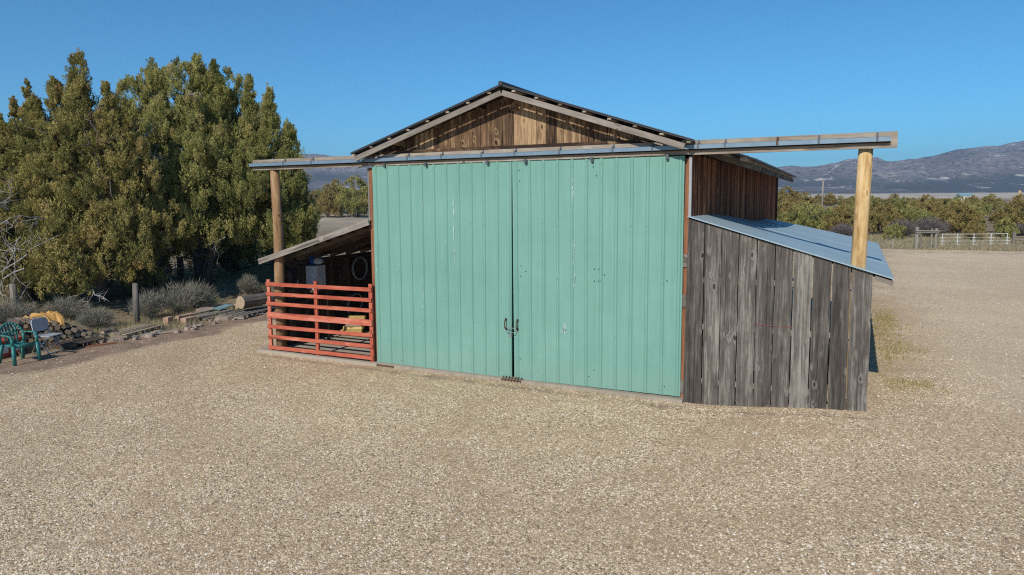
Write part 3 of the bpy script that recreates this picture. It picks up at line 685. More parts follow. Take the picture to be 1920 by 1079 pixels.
# the two posts that carry the header
m = MB(); m.tube([(9.16, 0.16, -0.1), (9.155, 0.155, 1.2), (9.17, 0.155, 2.3), (9.185, 0.15, 3.2), (9.205, 0.145, 4.222)], [0.115, 0.113, 0.111, 0.107, 0.102], 18, rnd=0.3); m.build('support_post', M['pole_r'], barn, smooth=True, label='pale yellow peeled log post on the right')
m = MB(); m.tube([(-2.86, 0.15, -0.3), (-2.85, 0.15, 1.4), (-2.82, 0.15, 2.8), (-2.81, 0.10, 4.162)], [0.122, 0.116, 0.110, 0.102], 16, rnd=0.7); m.build('support_post', M['pole_l'], barn, smooth=True, label='brown log post on the left')

# left lean-to
lz = lambda x: 3.06+0.30*(x+0.05)
m = MB()
a, b, t = (-0.08, lz(-0.08)), (-3.25, lz(-3.25)), 0.02
vs = []
for yy in (-0.02, 8.2):
    for px, pz in (a, b): vs += [(px, yy, pz), (px, yy, pz-t)]
m.add(vs, [(0, 2, 6, 4), (1, 5, 7, 3), (0, 1, 3, 2), (4, 6, 7, 5), (2, 3, 7, 6), (0, 4, 5, 1)], rnd=0.5)
ll = m.build('lean_to_roof', M['steel'], barn)
m = MB(); m.beam((-0.09, -0.045, lz(-0.09)-0.035), (-3.27, -0.045, lz(-3.27)-0.035), 0.035, 0.125, seg=5, jit=0.003); m.build('fascia', M['rake'], ll)
m = MB(); y = 0.5
while y < 8: m = MB(); m.beam((-0.1, y, lz(-0.1)-0.085), (-3.2, y, lz(-3.2)-0.085), 0.05, 0.11); y += 0.62; m.build('rafter', M['shed'], ll)
for i in range(9):
    m = MB(); xx = -0.25-i*0.35; m.beam((xx, 0.0, lz(xx)-0.035), (xx, 8.1, lz(xx)-0.035), 0.16, 0.02); m.build('sheathing_board', M['shed'], ll)
m = MB(); y = 0.34; rb = random.Random(8)
while y < 8.1:
    wd = rb.uniform(0.16, 0.27); m.box((-2.97, y+wd/2, 0.95+rb.uniform(-0.02, 0.02)), (0.025, wd-rb.uniform(0.004, 0.014), 2.02), axis=2); y += wd
m.beam((-2.94, 0.3, 1.98), (-2.94, 8, 1.98), 0.05, 0.09); m.beam((-2.94, 0.3, 1.0), (-2.94, 8, 1.0), 0.05, 0.09)
m.build('lean_to_wall', M['shed'], barn)
m = MB(); m.box((-1.55, 8.0, 1.2), (2.9, 0.03, 2.4), axis=2); m.build('lean_to_wall', M['shed'], barn)
m = MB(); m.box((-1.62, 3.95, -0.045), (3.42, 8.2, 0.12), axis=0); o = m.build('concrete_slab', M['concrete']); tag(o, 'pale concrete slab under the left lean-to and red panel', 'slab', kind='structure')

# red corral panel across the left lean-to
cp = thing('corral_panel', (-1.5, -0.08, 0.02), 'red horizontal rail corral panel closing the left lean-to', 'fence panel')
PY = -0.085
for pxx, zt in ((-2.985, 1.66), (-1.59, 1.69), (-0.085, 1.70)):
    m = MB(); m.box((pxx, PY+0.035, zt/2-0.0), (0.085, 0.045, zt), axis=2); m.build('post', M['red_rail'], cp)
for z, h in ((1.56, 0.082), (1.335, 0.078), (1.11, 0.078), (0.845, 0.13), (0.575, 0.078), (0.335, 0.078), (0.085, 0.082)):
    m = MB(); m.beam((-3.03, PY-0.004, z), (-0.045, PY-0.004, z+0.025), 0.03, h, seg=5, jit=0.002); m.build('rail', M['red_rail'], cp)

# door chain and padlock
dc_ = thing('door_chain', (3.24, -0.08, 0.98), 'zinc chain looped between the rusty handles of the green doors', 'chain')
m = MB(); m.tube([(3.105, -0.085, 1.04), (3.17, -0.10, 1.02), (3.24, -0.105, 1.015), (3.30, -0.10, 1.02), (3.355, -0.085, 1.04)], 0.008, 6)
m.tube([(3.105, -0.085, 1.0), (3.14, -0.09, 0.955), (3.20, -0.095, 0.93), (3.24, -0.1, 0.92), (3.29, -0.095, 0.93), (3.33, -0.09, 0.955), (3.355, -0.085, 1.0)], 0.007, 6)
m.build('chain', M['chrome'], dc_)
m = MB(); m.box((3.245, -0.105, 0.87), (0.05, 0.025, 0.05)); m.tube([(3.23, -0.105, 0.895), (3.23, -0.105, 0.925), (3.245, -0.105, 0.935), (3.26, -0.105, 0.925), (3.26, -0.105, 0.895)], 0.005, 6); m.build('padlock', M['chrome'], dc_)

# ------------------------------------------------------------------ things kept in the left lean-to
FZ = 0.015
cab = thing('storage_cabinet', (-2.74, 1.3, FZ), 'white enamel cabinet standing on a dark bench against the shed wall', 'cabinet')
bn = thing('work_bench', (-2.76, 1.3, FZ), 'dark timber bench under the white cabinet in the lean-to', 'bench')
m = MB(); m.box((-2.76, 1.28, FZ+1.245), (0.38, 0.5, 0.045), axis=1); m.build('top', M['shed'], bn)
for lx, ly in ((-2.92, 1.08), (-2.60, 1.08), (-2.92, 1.48), (-2.60, 1.48)):
    m = MB(); m.box((lx, ly, FZ+0.611), (0.06, 0.06, 1.222), axis=2); m.build('leg', M['shed'], bn)
m = MB(); m.box((-2.76, 1.28, FZ+1.565), (0.34, 0.30, 0.59), axis=2); m.build('body', M['cabinet'], cab)
m = MB(); m.box((-2.76, 1.118, FZ+1.565), (0.33, 0.022, 0.57), axis=2); dr_ = m.build('door', M['cabinet'], cab)
m = MB(); m.box((-2.62, 1.098, FZ+1.5), (0.02, 0.02, 0.12)); m.build('handle', M['chrome'], dr_)
jg = thing('plastic_jug', (-2.84, 1.24, FZ+1.862), 'blue plastic jug on top of the white cabinet', 'jug')
m = MB(); m.tube([(-2.84, 1.24, FZ+1.862), (-2.84, 1.24, FZ+1.92), (-2.84, 1.24, FZ+2.02), (-2.84, 1.24, FZ+2.06), (-2.84, 1.24, FZ+2.10)], [0.055, 0.06, 0.06, 0.04, 0.025], 12); m.build('bottle', M['blue_plastic'], jg, smooth=True)
m = MB(); m.tube([(-2.84, 1.24, FZ+2.10), (-2.84, 1.24, FZ+2.13)], 0.035, 10); m.build('cap', M['white_plastic'], jg)
m = MB(); rs_ = random.Random(2)
vs = []; 
for i in range(7):
    th = i/6*math.pi
    for j in range(12):
        a = j/12*2*math.pi; rr_ = math.sin(th)*(1+rs_.uniform(-0.22, 0.2))+0.02
        vs.append((-2.70+0.12*rr_*math.cos(a), 1.32+0.13*rr_*math.sin(a), FZ+1.865+0.09-0.09*math.cos(th)+rs_.uniform(0, 0.015)))
m.add(vs, [(i*12+j, i*12+(j+1) % 12, (i+1)*12+(j+1) % 12, (i+1)*12+j) for i in range(6) for j in range(12)])
tag(m.build('feed_sack', M['white_plastic'], smooth=True), 'crumpled white sack lying on top of the cabinet beside the jug', 'sack')
def ring(name, c, R_, r_, mat, label, cat, tilt=0.0):
    m = MB(); pts = [(c[0]+tilt*math.sin(a), c[1]+R_*math.cos(a), c[2]+R_*math.sin(a)) for a in np.linspace(0, 2*math.pi, 33)]
    m.tube(pts, r_, 8, cap=False); tag(m.build(name, mat, smooth=True), label, cat)
ring('hose_coil', (-2.90, 3.17, 1.62), 0.30, 0.035, M['hose'], 'grey ring of coiled hose hung high on the shed wall', 'hose')
ring('hose_coil', (-2.86, 2.86, 0.66), 0.30, 0.03, M['hose'], 'grey hose ring leaning low on the shed wall behind the red rails', 'hose', 0.05)
ring('tyre_tube', (-2.91, 0.52, 1.62), 0.22, 0.05, M['rubber'], 'black inner tube hung on the shed wall beside the brown post', 'inner tube')
m = MB(); m.tube([(-2.86, 0.42, 1.50), (-2.84, 0.52, 1.43), (-2.84, 0.65, 1.42), (-2.86, 0.74, 1.50), (-2.88, 0.78, 1.58)], 0.014, 6); tag(m.build('rope', M['white_plastic'], smooth=True), 'short pale rope drooping on the wall below the inner tube', 'rope')
rs_ = random.Random(5)
for k, (bx_, by_, bz_, rz_, L_, lab) in enumerate(((-2.45, 2.42, 0.43, 0.4, 0.45, 'yellow timber offcut topmost on the stack in the lean-to'), (-2.50, 2.44, 0.35, 0.55, 0.5, 'yellow timber offcut second from the top of the lean-to stack'), (-2.47, 2.30, 0.17, 0.35, 0.5, 'yellow timber offcut low in the lean-to stack, second from the floor'), (-2.5, 2.25, 0.08, 0.45, 0.55, 'yellow timber offcut at the bottom of the lean-to stack'))):
    m = MB(); m.box((bx_, by_, bz_), (L_, 0.20, 0.075), axis=0, rz=rz_); tag(m.build('timber_offcut', M['yellow_block']), lab, 'timber', 'yellow offcuts stacked in the lean-to')
m = MB(); m.box((-2.5, 2.36, 0.258), (0.42, 0.36, 0.085), axis=0, rz=0.5); tag(m.build('wood_block', M['plank']), 'grey wood block between the yellow offcuts in the lean-to', 'wood block')
for k in range(3):
    m = MB(); m.box((-2.2+0.02*k, 2.75+0.13*k, 0.23+0.01*k), (0.09, 0.09, 0.42), axis=2); tag(m.build('wood_stake', M['yellow_block']), 'short upright stake beside the yellow offcuts in the lean-to', 'stake', 'stakes in the lean-to')

# ------------------------------------------------------------------ yard edge clutter, left
GZ = lambda x, y: float(gh(x, y))
# green resin armchair, facing +X
def resin_chair(loc, rz):
    t = thing('resin_chair', loc, 'faded teal plastic garden armchair at the edge of the gravel', 'chair', rz=rz)
    def part(name, m): 
        o = m.build(name, M['green_plastic'], smooth=True); o.parent = t
    m = MB(); N = 8
    vs = [( -0.22+0.44*i/N, -0.22*(0.85+0.15*i/N)+0.44*(0.85+0.15*i/N)*j/N, 0.42-0.03*math.sin(math.pi*i/N)-0.01*(1-i/N)) for i in range(N+1) for j in range(N+1)]
    n = len(vs); vs += [(a, b, c-0.014) for a, b, c in vs]
    g = lambda i, j, l=0: i*(N+1)+j+l*n
    fs = [(g(i, j), g(i+1, j), g(i+1, j+1), g(i, j+1)) for i in range(N) for j in range(N)]+[(g(i, j, 1), g(i, j+1, 1), g(i+1, j+1, 1), g(i+1, j, 1)) for i in range(N) for j in range(N)]
    for i in range(N): fs += [(g(i, 0), g(i, 0, 1), g(i+1, 0, 1), g(i+1, 0)), (g(i, N), g(i+1, N), g(i+1, N, 1), g(i, N, 1)), (g(0, i), g(0, i+1), g(0, i+1, 1), g(0, i, 1)), (g(N, i), g(N, i, 1), g(N, i+1, 1), g(N, i+1))]
    m.add(vs, fs); m.beam((0.22, -0.22, 0.395), (0.22, 0.22, 0.395), 0.02, 0.06); part('seat', m)
    m = MB()
    arch = [(-0.20-0.13*math.sin(a)*0.9, 0.25*math.cos(a), 0.60+0.24*math.sin(a)) for a in np.linspace(0, math.pi, 13)]
    for i in range(12): m.beam(arch[i], arch[i+1], 0.05, 0.028, up=(1, 0, 0.2))
    for k in range(5):
        yy = -0.14+0.07*k; top = 0.60+0.24*math.sqrt(max(0, 1-(yy/0.25)**2)); m.beam((-0.19, yy*0.8, 0.40), (-0.20-0.13*(top-0.6)/0.24, yy, top-0.01), 0.036, 0.012, up=(1, 0, 0))
    m.beam((-0.245, -0.20, 0.66), (-0.245, 0.20, 0.66), 0.03, 0.014, up=(1, 0, 0)); part('backrest', m)
    for sy in (-1, 1):
        m = MB(); pts = [(-0.20, sy*0.25, 0.61), (-0.08, sy*0.275, 0.635), (0.10, sy*0.28, 0.64), (0.19, sy*0.275, 0.625), (0.225, sy*0.265, 0.58), (0.235, sy*0.26, 0.42)]
        for i in range(5): m.beam(pts[i], pts[i+1], 0.055 if i < 4 else 0.06, 0.025, up=(0, 0, 1) if i < 3 else (1, 0, 0.3))
        part('armrest', m)
        m = MB(); m.beam((0.235, sy*0.255, 0.42), (0.27, sy*0.27, 0.0), 0.062, 0.05, up=(1, 0, 0)); part('leg', m)
        m = MB(); m.beam((-0.19, sy*0.22, 0.42), (-0.29, sy*0.25, 0.0), 0.06, 0.045, up=(1, 0, 0)); m.beam((-0.20, sy*0.25, 0.42), (-0.20, sy*0.25, 0.62), 0.05, 0.03, up=(1, 0, 0)); part('leg', m)
resin_chair((-7.40, -3.10, GZ(-7.4, -3.1)), 0.05)
def folding_chair(loc, rz):
    t = thing('folding_chair', loc, 'grey folding chair with thin steel legs beside the firewood', 'chair', rz=rz)
    def part(name, m, mat, sm_=True): o = m.build(name, mat, smooth=sm_); o.parent = t
    m = MB()
    pts = []
    W_, H_ = 0.225, 0.15
    n = 20; vs = []
    for l in (0, 1):
        for k in range(n):
            a = 2*math.pi*k/n; ca, sa = math.cos(a), math.sin(a); e = 0.35
            yy = W_*math.copysign(abs(ca)**e, ca); zz = H_*math.copysign(abs(sa)**e, sa)
            vs.append((-0.215-0.12*zz-0.02*math.cos(yy*5)+0.02*l, yy, 0.68+zz))
    m.add(vs, [tuple(range(n)), tuple(range(2*n-1, n-1, -1))]+[(k, n+k, n+(k+1) % n, (k+1) % n) for k in range(n)]); part('backrest', m, M['fold_grey'], False)
    m = MB(); m.box((0.0, 0, 0.44), (0.40, 0.40, 0.022)); part('seat', m, M['fold_grey'], False)
    for sy in (-1, 1):
        m = MB(); m.tube([(-0.26, sy*0.215, 0.82), (-0.17, sy*0.215, 0.45), (0.22, sy*0.215, 0.0)], 0.011, 8); part('leg', m, M['steel'])
        m = MB(); m.tube([(0.17, sy*0.20, 0.43), (-0.24, sy*0.20, 0.0)], 0.010, 8); part('leg', m, M['steel'])
    m = MB(); m.tube([(0.17, -0.21, 0.055), (0.17, 0.21, 0.055)], 0.008, 6); m.tube([(-0.17, -0.20, 0.075), (-0.17, 0.20, 0.075)], 0.008, 6); part('stretcher', m, M['steel'])
folding_chair((-7.68, -2.28, GZ(-7.7, -2.3)), 0.30)

# firewood pile: each log its own object
rs_ = random.Random(21); logs = []
rows = [(0, 13), (1, 12), (2, 11), (3, 9), (4, 7), (5, 5)]
ux, uy = 0.26, 0.966                                   # pile runs this way; the log ends face the yard
for row, cnt in rows:
    for k in range(cnt):
        rad = rs_.uniform(0.055, 0.078); s_ = -0.85+0.142*(k+0.5*(row % 2))+rs_.uniform(-0.02, 0.02)
        cx, cy = -8.55+ux*s_, -1.72+uy*s_; L = rs_.uniform(0.40, 0.52); off = rs_.uniform(-0.05, 0.05)
        z = GZ(cx, cy)+0.10+row*0.122+rs_.uniform(-0.01, 0.01); n = rs_.choice((5, 6, 7))
        ax = Vector((uy, -ux, rs_.uniform(-0.05, 0.05))).normalized()
        m = MB(); c0 = Vector((cx, cy, z)); p0 = c0-ax*(L/2)+ax*off; p1 = c0+ax*(L/2)+ax*off
        m.tube([p0, p1], [rad*rs_.uniform(0.9, 1.05), rad], n); m.mi[-2:] = [1, 1]; m.mi = m.mi[:]
        o = m.build('firewood_log', [M['bark'], M['logend']]); tag(o, 'split firewood log in the low stack behind the two chairs', 'log', 'firewood logs in the stack')
for k in range(7):                                     # tumbled logs at the right-hand foot of the stack
    a = rs_.uniform(0, 3); cx, cy = -8.25+0.20*rs_.uniform(-1, 1), -0.62+0.35*rs_.uniform(-1, 1); m = MB(); dx, dy = 0.2*math.cos(a), 0.2*math.sin(a); z = GZ(cx, cy)+0.08+0.07*(k % 2)
    m.tube([(cx-dx, cy-dy, z), (cx+dx, cy+dy, z+0.03)], 0.06, 6); m.mi[-2:] = [1, 1]
    tag(m.build('firewood_log', [M['bark'], M['logend']]), 'loose firewood log tumbled at the foot of the stack', 'log', 'tumbled firewood logs')
m = MB(); N = 14; vs = []
for i in range(N+1):
    for j in range(6):
        s_ = -0.62+0.86*i/N; q_ = -0.26+0.10*j; hh = 0.80-0.10*abs(s_)
        vs.append((-8.55+ux*s_+uy*q_, -1.72+uy*s_-ux*q_, GZ(-8.5, -1.7)+hh+rs_.uniform(-0.05, 0.06)-0.13*max(0, j-3)))
m.add(vs, [(i*6+j, i*6+j+1, (i+1)*6+j+1, (i+1)*6+j) for i in range(N) for j in range(5)])
o = m.build('tarp', M['tarp']); tag(o, 'crumpled amber plastic tarp over the top of the firewood stack', 'tarp')
sol = o.modifiers.new('thickness', 'SOLIDIFY'); sol.thickness = 0.006
cool = thing('cooler', (-8.35, -2.95, GZ(-8.35, -2.95)), 'faded red plastic cooler with white patches behind the teal chair', 'cooler', rz=0.3)
for nm, c, sz, mt in (('body', (0, 0, 0.17), (0.42, 0.72, 0.32), 'red_plastic'), ('lid', (0, 0, 0.365), (0.44, 0.74, 0.06), 'red_plastic'), ('label', (0.2125, -0.12, 0.19), (0.006, 0.16, 0.15), 'white_plastic'), ('label', (0.2125, 0.22, 0.16), (0.006, 0.12, 0.10), 'white_plastic')):
    m = MB(); m.box(c, sz); o = m.build(nm, M[mt]); o.parent = cool
m = MB(); m.beam((-8.25, -3.0, GZ(-8.2, -3)+0.05), (-8.95, -3.62, 1.05), 0.03, 0.13, up=(0.3, -0.6, 0.6)); tag(m.build('leaning_board', M['plank']), 'pale board leaning at a slant behind the teal chair', 'board')
m = MB(); m.beam((-8.6, -3.3, GZ(-8.6, -3.3)+0.02), (-8.85, -2.75, 0.62), 0.025, 0.30, up=(0.9, 0.3, 0.2)); tag(m.build('propped_plank', M['redwood']), 'dull red panel propped behind the cooler', 'panel')
def pallet(name, c, L, W_, rz, label, mat, slats=5):
    t = thing(name, (c[0], c[1], GZ(*c)), label, 'pallet', rz=rz)
    m = MB()
    for k in range(slats): m.box((-W_/2+W_*(k+0.5)/slats, 0, 0.115), (W_/slats*0.72, L, 0.022), axis=1)
    o = m.build('deck', mat); o.parent = t
    for k in (-1, 0, 1):
        m = MB(); m.box((0, k*(L/2-0.06), 0.06), (W_, 0.09, 0.085), axis=0); o = m.build('runner', mat); o.parent = t
pallet('pallet', (-7.98, -1.42), 1.0, 0.75, 0.08, 'low dark pallet at the foot of the firewood stack', M['shed'])
pallet('pallet', (-8.02, 0.12), 1.35, 0.72, 0.22, 'pale wooden pallet below the grey fence post', M['plank'], 4)
pallet('pallet', (-7.55, 3.75), 1.9, 0.75, 0.18, 'grey pallet under the fallen juniper log', M['oldpost'], 4)
def slab_stone(c, sx, sy, h, seed, name, label, cat, mat, rz=0):
    rs = random.Random(seed); m = MB(); n = 9; vs = []
    for l, k in ((0, 1.0), (1, 0.93)):
        for i in range(n):
            a = 2*math.pi*i/n; rr_ = rs.uniform(0.78, 1.1)*k; x_, y_ = sx*rr_*math.cos(a), sy*rr_*math.sin(a)
            vs.append((c[0]+x_*math.cos(rz)-y_*math.sin(rz), c[1]+x_*math.sin(rz)+y_*math.cos(rz), GZ(c[0], c[1])-0.03+(h+0.03)*l+rs.uniform(-0.012, 0.012)*l))
    m.add(vs, [tuple(range(n, 2*n))]+[(i, (i+1) % n, n+(i+1) % n, n+i) for i in range(n)]); tag(m.build(name, mat), label, cat)
slab_stone((-7.72, -0.62), 0.24, 0.42, 0.06, 1, 'flagstone', 'flat pale flagstone lying in front of the pale pallet', 'stone', M['stone'], 0.1)
slab_stone((-7.62, 2.9), 0.30, 0.5, 0.10, 3, 'flagstone', 'broad flat stone between the planks and the fallen log', 'stone', M['stone'], 0.1)
slab_stone((-8.75, 3.0), 0.3, 0.28, 0.22, 6, 'boulder', 'tan boulder behind the pile of planks', 'stone', M['stone'])
for k, (c, sz, rz_, lab) in enumerate((((-8.30, 1.35), (0.16, 0.22, 0.26), 0.3, 'upright pinkish timber block at the left end of the plank pile'), ((-8.26, 1.68), (0.14, 0.14, 0.24), 0.1, 'narrow pinkish timber block second from the left by the planks'), ((-8.08, 1.86), (0.20, 0.42, 0.18), 0.15, 'pinkish timber block lying nearest the gravel by the planks'), ((-8.40, 2.05), (0.2, 0.52, 0.20), 0.1, 'pinkish timber block lying behind the others by the planks'))):
    m = MB(); m.box((c[0], c[1], GZ(*c)+sz[2]/2-0.01), sz, axis=1, rz=rz_); tag(m.build('timber_block', M['pink_block']), lab, 'block')
for k, (a, b, wd, z, lab, mt) in enumerate((((-8.15, 1.98), (-8.1, 3.35), 0.32, 0.10, 'wide brown plank lying on the pile beside the timber blocks', 'lean_board'), ((-8.42, 2.1), (-8.45, 3.6), 0.14, 0.15, 'narrow pale plank at the rear of the plank pile', 'plank'), ((-7.92, 2.25), (-7.95, 3.45), 0.14, 0.05, 'low grey plank at the front of the plank pile', 'oldpost'))):
    m = MB(); m.beam((*a, GZ(*a)+z), (*b, GZ(*b)+z+0.07), wd, 0.04, seg=3, jit=0.004); tag(m.build('plank', M[mt]), lab, 'plank')
m = MB(); m.beam((-8.28, 3.0, GZ(-8.3, 3)+0.22), (-8.30, 3.55, GZ(-8.3, 3.5)+0.29), 0.34, 0.012); tag(m.build('tin_sheet', M['teal_tin']), 'pale blue tin offcut on the end of the plank pile', 'sheet')
m = MB(); m.beam((-7.3, -0.9, GZ(-7.3, -0.9)+0.015), (-7.72, -1.9, GZ(-7.6, -1.9)+0.015), 0.10, 0.03); tag(m.build('plank', M['redwood']), 'thin reddish plank flat on the dirt in front of the dark pallet', 'plank')
lg = MB(); lg.tube([(-7.62, 3.35, 0.36), (-7.58, 3.9, 0.35), (-7.50, 4.5, 0.37), (-7.42, 5.2, 0.38)], [0.20, 0.19, 0.175, 0.16], 11); lg.mi[-2:] = [1, 1]; tag(lg.build('fallen_log', [M['bark'], M['logend']], smooth=False), 'thick barked juniper log lying on the grey pallet', 'log')
m = MB(); m.tube([(-8.1, 3.6, 0.16), (-8.1, 4.0, 0.2), (-8.0, 4.6, 0.2)], [0.10, 0.10, 0.07], 8); m.mi[-2:] = [1, 1]; tag(m.build('fallen_log', [M['bark'], M['logend']]), 'small pale log lying behind the thick log', 'log')
# broken stone edging between the gravel and the brush
rs_ = random.Random(91)
for k in range(26):
    y_ = -0.9+6.2*k/26+rs_.uniform(-0.15, 0.15); x_ = -7.42+0.1*math.sin(y_*2)+rs_.uniform(-0.28, 0.28)
    sx_ = rs_.uniform(0.05, 0.13); slab_stone((x_, y_), sx_, sx_*rs_.uniform(0.7, 1.4), rs_.uniform(0.03, 0.09), 200+k, 'edging_stone', 'small tan rubble stone in the broken edging of the gravel', 'stone', M['stone'], rs_.uniform(0, 3)); bpy.context.scene.collection.objects[-1]['group'] = 'rubble stones along the yard edge'
for k in range(16):
    y_ = rs_.uniform(-1.2, 4.6); x_ = -7.9+rs_.uniform(-0.5, 0.5); a = rs_.uniform(0.6, 2.4); L = rs_.uniform(0.3, 0.9); z_ = GZ(x_, y_)+0.03
    m = MB(); m.tube([(x_, y_, z_), (x_+L*0.5*math.cos(a), y_+L*0.5*math.sin(a), z_+rs_.uniform(0.0, 0.08)), (x_+L*math.cos(a), y_+L*math.sin(a), z_+0.01)], [0.018, 0.014, 0.007], 5)
    tag(m.build('fallen_stick', M['dead']), 'thin grey fallen stick lying along the yard edge', 'stick', 'sticks along the yard edge')
# old fence posts
for c, h, rad, ln, lab in (((-8.88, 0.83), 1.22, 0.085, (-0.03, 0.02), 'grey weathered fence post behind the pale pallet'), ((-12.3, -0.45), 0.95, 0.10, (-0.06, 0.0), 'grey weathered fence post at the far left behind the leaning board'), ((-14.9, 7.1), 0.95, 0.14, (0.02, 0.0), 'short broken stump post left of the big juniper trunk')):
    m = MB(); z = GZ(*c); m.tube([(c[0], c[1], z-0.1), (c[0]+ln[0]*0.5, c[1], z+h*0.5), (c[0]+ln[0], c[1]+ln[1], z+h)], [rad, rad*0.95, rad*0.85], 9); tag(m.build('fence_post', M['oldpost'], smooth=True), lab, 'post')

# ------------------------------------------------------------------ junipers
def lobe_clumps(lobes, dens, rs, lump=1.0):
    """clump centres and growth directions through the crown's lobes (cx, cy, z0, z1, r)"""
    C, D, R_, O_, Q_ = [], [], [], [], []
    for (cx, cy, z0, z1, rad) in lobes:
        area = 2*math.pi*rad*(z1-z0)*0.62; n = max(12, int(area*dens*(1 if rad >= 1.0 else 1.0+1.3*min(1, (1.05-rad)/0.4))))
        t = rs.rand(n)**0.85; a = rs.rand(n)*2*math.pi; rho = 1.03-0.45*rs.rand(n)**2
        ex = 0.85 if rad < 1.0 else 0.48
        prof = np.minimum(1, 0.35+t*3.2)*np.clip(1-t**(1.0 if rad < 1.0 else 1.6), 0, 1)**ex
        wv = 1+0.16*np.sin(3*a+cx*3+t*7)+0.12*np.sin(7*a-t*13+cy)
        rr_ = rad*prof*rho*wv
        C.append(np.stack([cx+rr_*np.cos(a), cy+rr_*np.sin(a), z0+(z1-z0)*t], 1))
        out = np.stack([np.cos(a), np.sin(a), 0*a], 1)*(0.50*(1-t[:, None]**2)+0.08)
        Q_.append(np.clip(rad/0.95, 0.5, 1.0)*(1-0.45*t**3)); O_.append(np.stack([np.cos(a), np.sin(a), 0.5+0*a], 1)); D.append(out+np.array([0, 0, 1.0])*(0.55+0.6*t[:, None])+rs.normal(size=(n, 3))*0.22); R_.append(np.full(n, rs.rand()))
    return np.vstack(C), np.vstack(D), np.concatenate(R_), np.vstack(O_), np.concatenate(Q_)
def foliage(lobes, dens, K, size, leaf, seed, tn=9):
    """lumps of growth on the crown's lobes, upright plumes on every lump, scale leaves on every plume"""
    rs = np.random.RandomState(seed); C, D, LR, OD, RR_ = lobe_clumps(lobes, dens, rs); n0 = len(C)
    OD /= np.linalg.norm(OD, axis=1, keepdims=True)
    rl = size*(0.5+0.7*rs.rand(n0))*RR_; lt_ = np.clip(0.42+0.20*rs.normal(size=n0)+0.30*(LR-0.5), 0.02, 0.98)
    a = rs.rand(n0, tn)*6.283; ce = rs.uniform(-0.45, 1.0, (n0, tn)); se = np.sqrt(1-ce**2)
    q = np.stack([se*np.cos(a), se*np.sin(a), ce], -1)+OD[:, None]*0.55          # more plumes on the outer side of the lump
    q /= np.linalg.norm(q, axis=2, keepdims=True)
    T0 = (C[:, None]+q*np.array([1, 1, 2.0])*(rl[:, None, None]*(0.55+0.45*rs.rand(n0, tn, 1)))).reshape(-1, 3); TQ = q.reshape(-1, 3)
    D = TQ*0.38+np.array([0, 0, 1.0])+rs.normal(size=TQ.shape)*0.18; D /= np.linalg.norm(D, axis=1, keepdims=True); n = len(T0)
    Ls = size*(0.7+0.9*rs.rand(n))*np.repeat(RR_, tn); tint = np.repeat(lt_, tn)+0.10*rs.normal(size=n)
    t = rs.rand(n, K); a = rs.rand(n, K)*6.283
    q = rs.normal(size=(n, 3)); s1 = np.cross(D, q); s1 /= np.linalg.norm(s1, axis=1, keepdims=True); s2 = np.cross(D, s1)
    wprof = (0.03+0.22*np.sin(math.pi*np.clip(t*0.84+0.14, 0, 1)))*Ls[:, None]*rs.rand(n, K)**0.33
    rad = s1[:, None]*np.cos(a)[..., None]+s2[:, None]*np.sin(a)[..., None]
    P = T0[:, None]+D[:, None]*((t-0.35)*Ls[:, None])[..., None]+rad*wprof[..., None]
    LD = D[:, None]*1.0+rad*0.5+rs.normal(size=(n, K, 3))*0.28
    L = leaf*(0.6+0.9*rs.rand(n, K)); W_ = L*0.50
    OUT = rad+TQ[:, None]*0.6
    V, T_ = blades(P.reshape(-1, 3), LD.reshape(-1, 3), L.ravel(), W_.ravel(), rs, OUT.reshape(-1, 3))
    rn = np.repeat((tint[:, None]+0.04*rs.normal(size=(n, K))).ravel(), 3)
    return V, T_, np.clip(rn, 0, 1)
def branch(m, p, dirv, L, r0, rs, depth, kinds=3):
    pts = [Vector(p)]; dv = Vector(dirv).normalized(); n = 4
    for i in range(n):
        dv = (dv+Vector(rs.normal(size=3))*0.20).normalized(); pts.append(pts[-1]+dv*(L/n))
    m.tube(pts, [r0*(1-0.8*i/n) for i in range(n+1)], 5 if r0 < 0.03 else 7, cap=False)
    if depth:
        for k in range(kinds):
            q = pts[rs.randint(1, n+1)]; nd = (dv+Vector(rs.normal(size=3))*0.75).normalized(); branch(m, q, nd, L*rs.uniform(0.4, 0.65), r0*0.5, rs, depth-1, kinds)
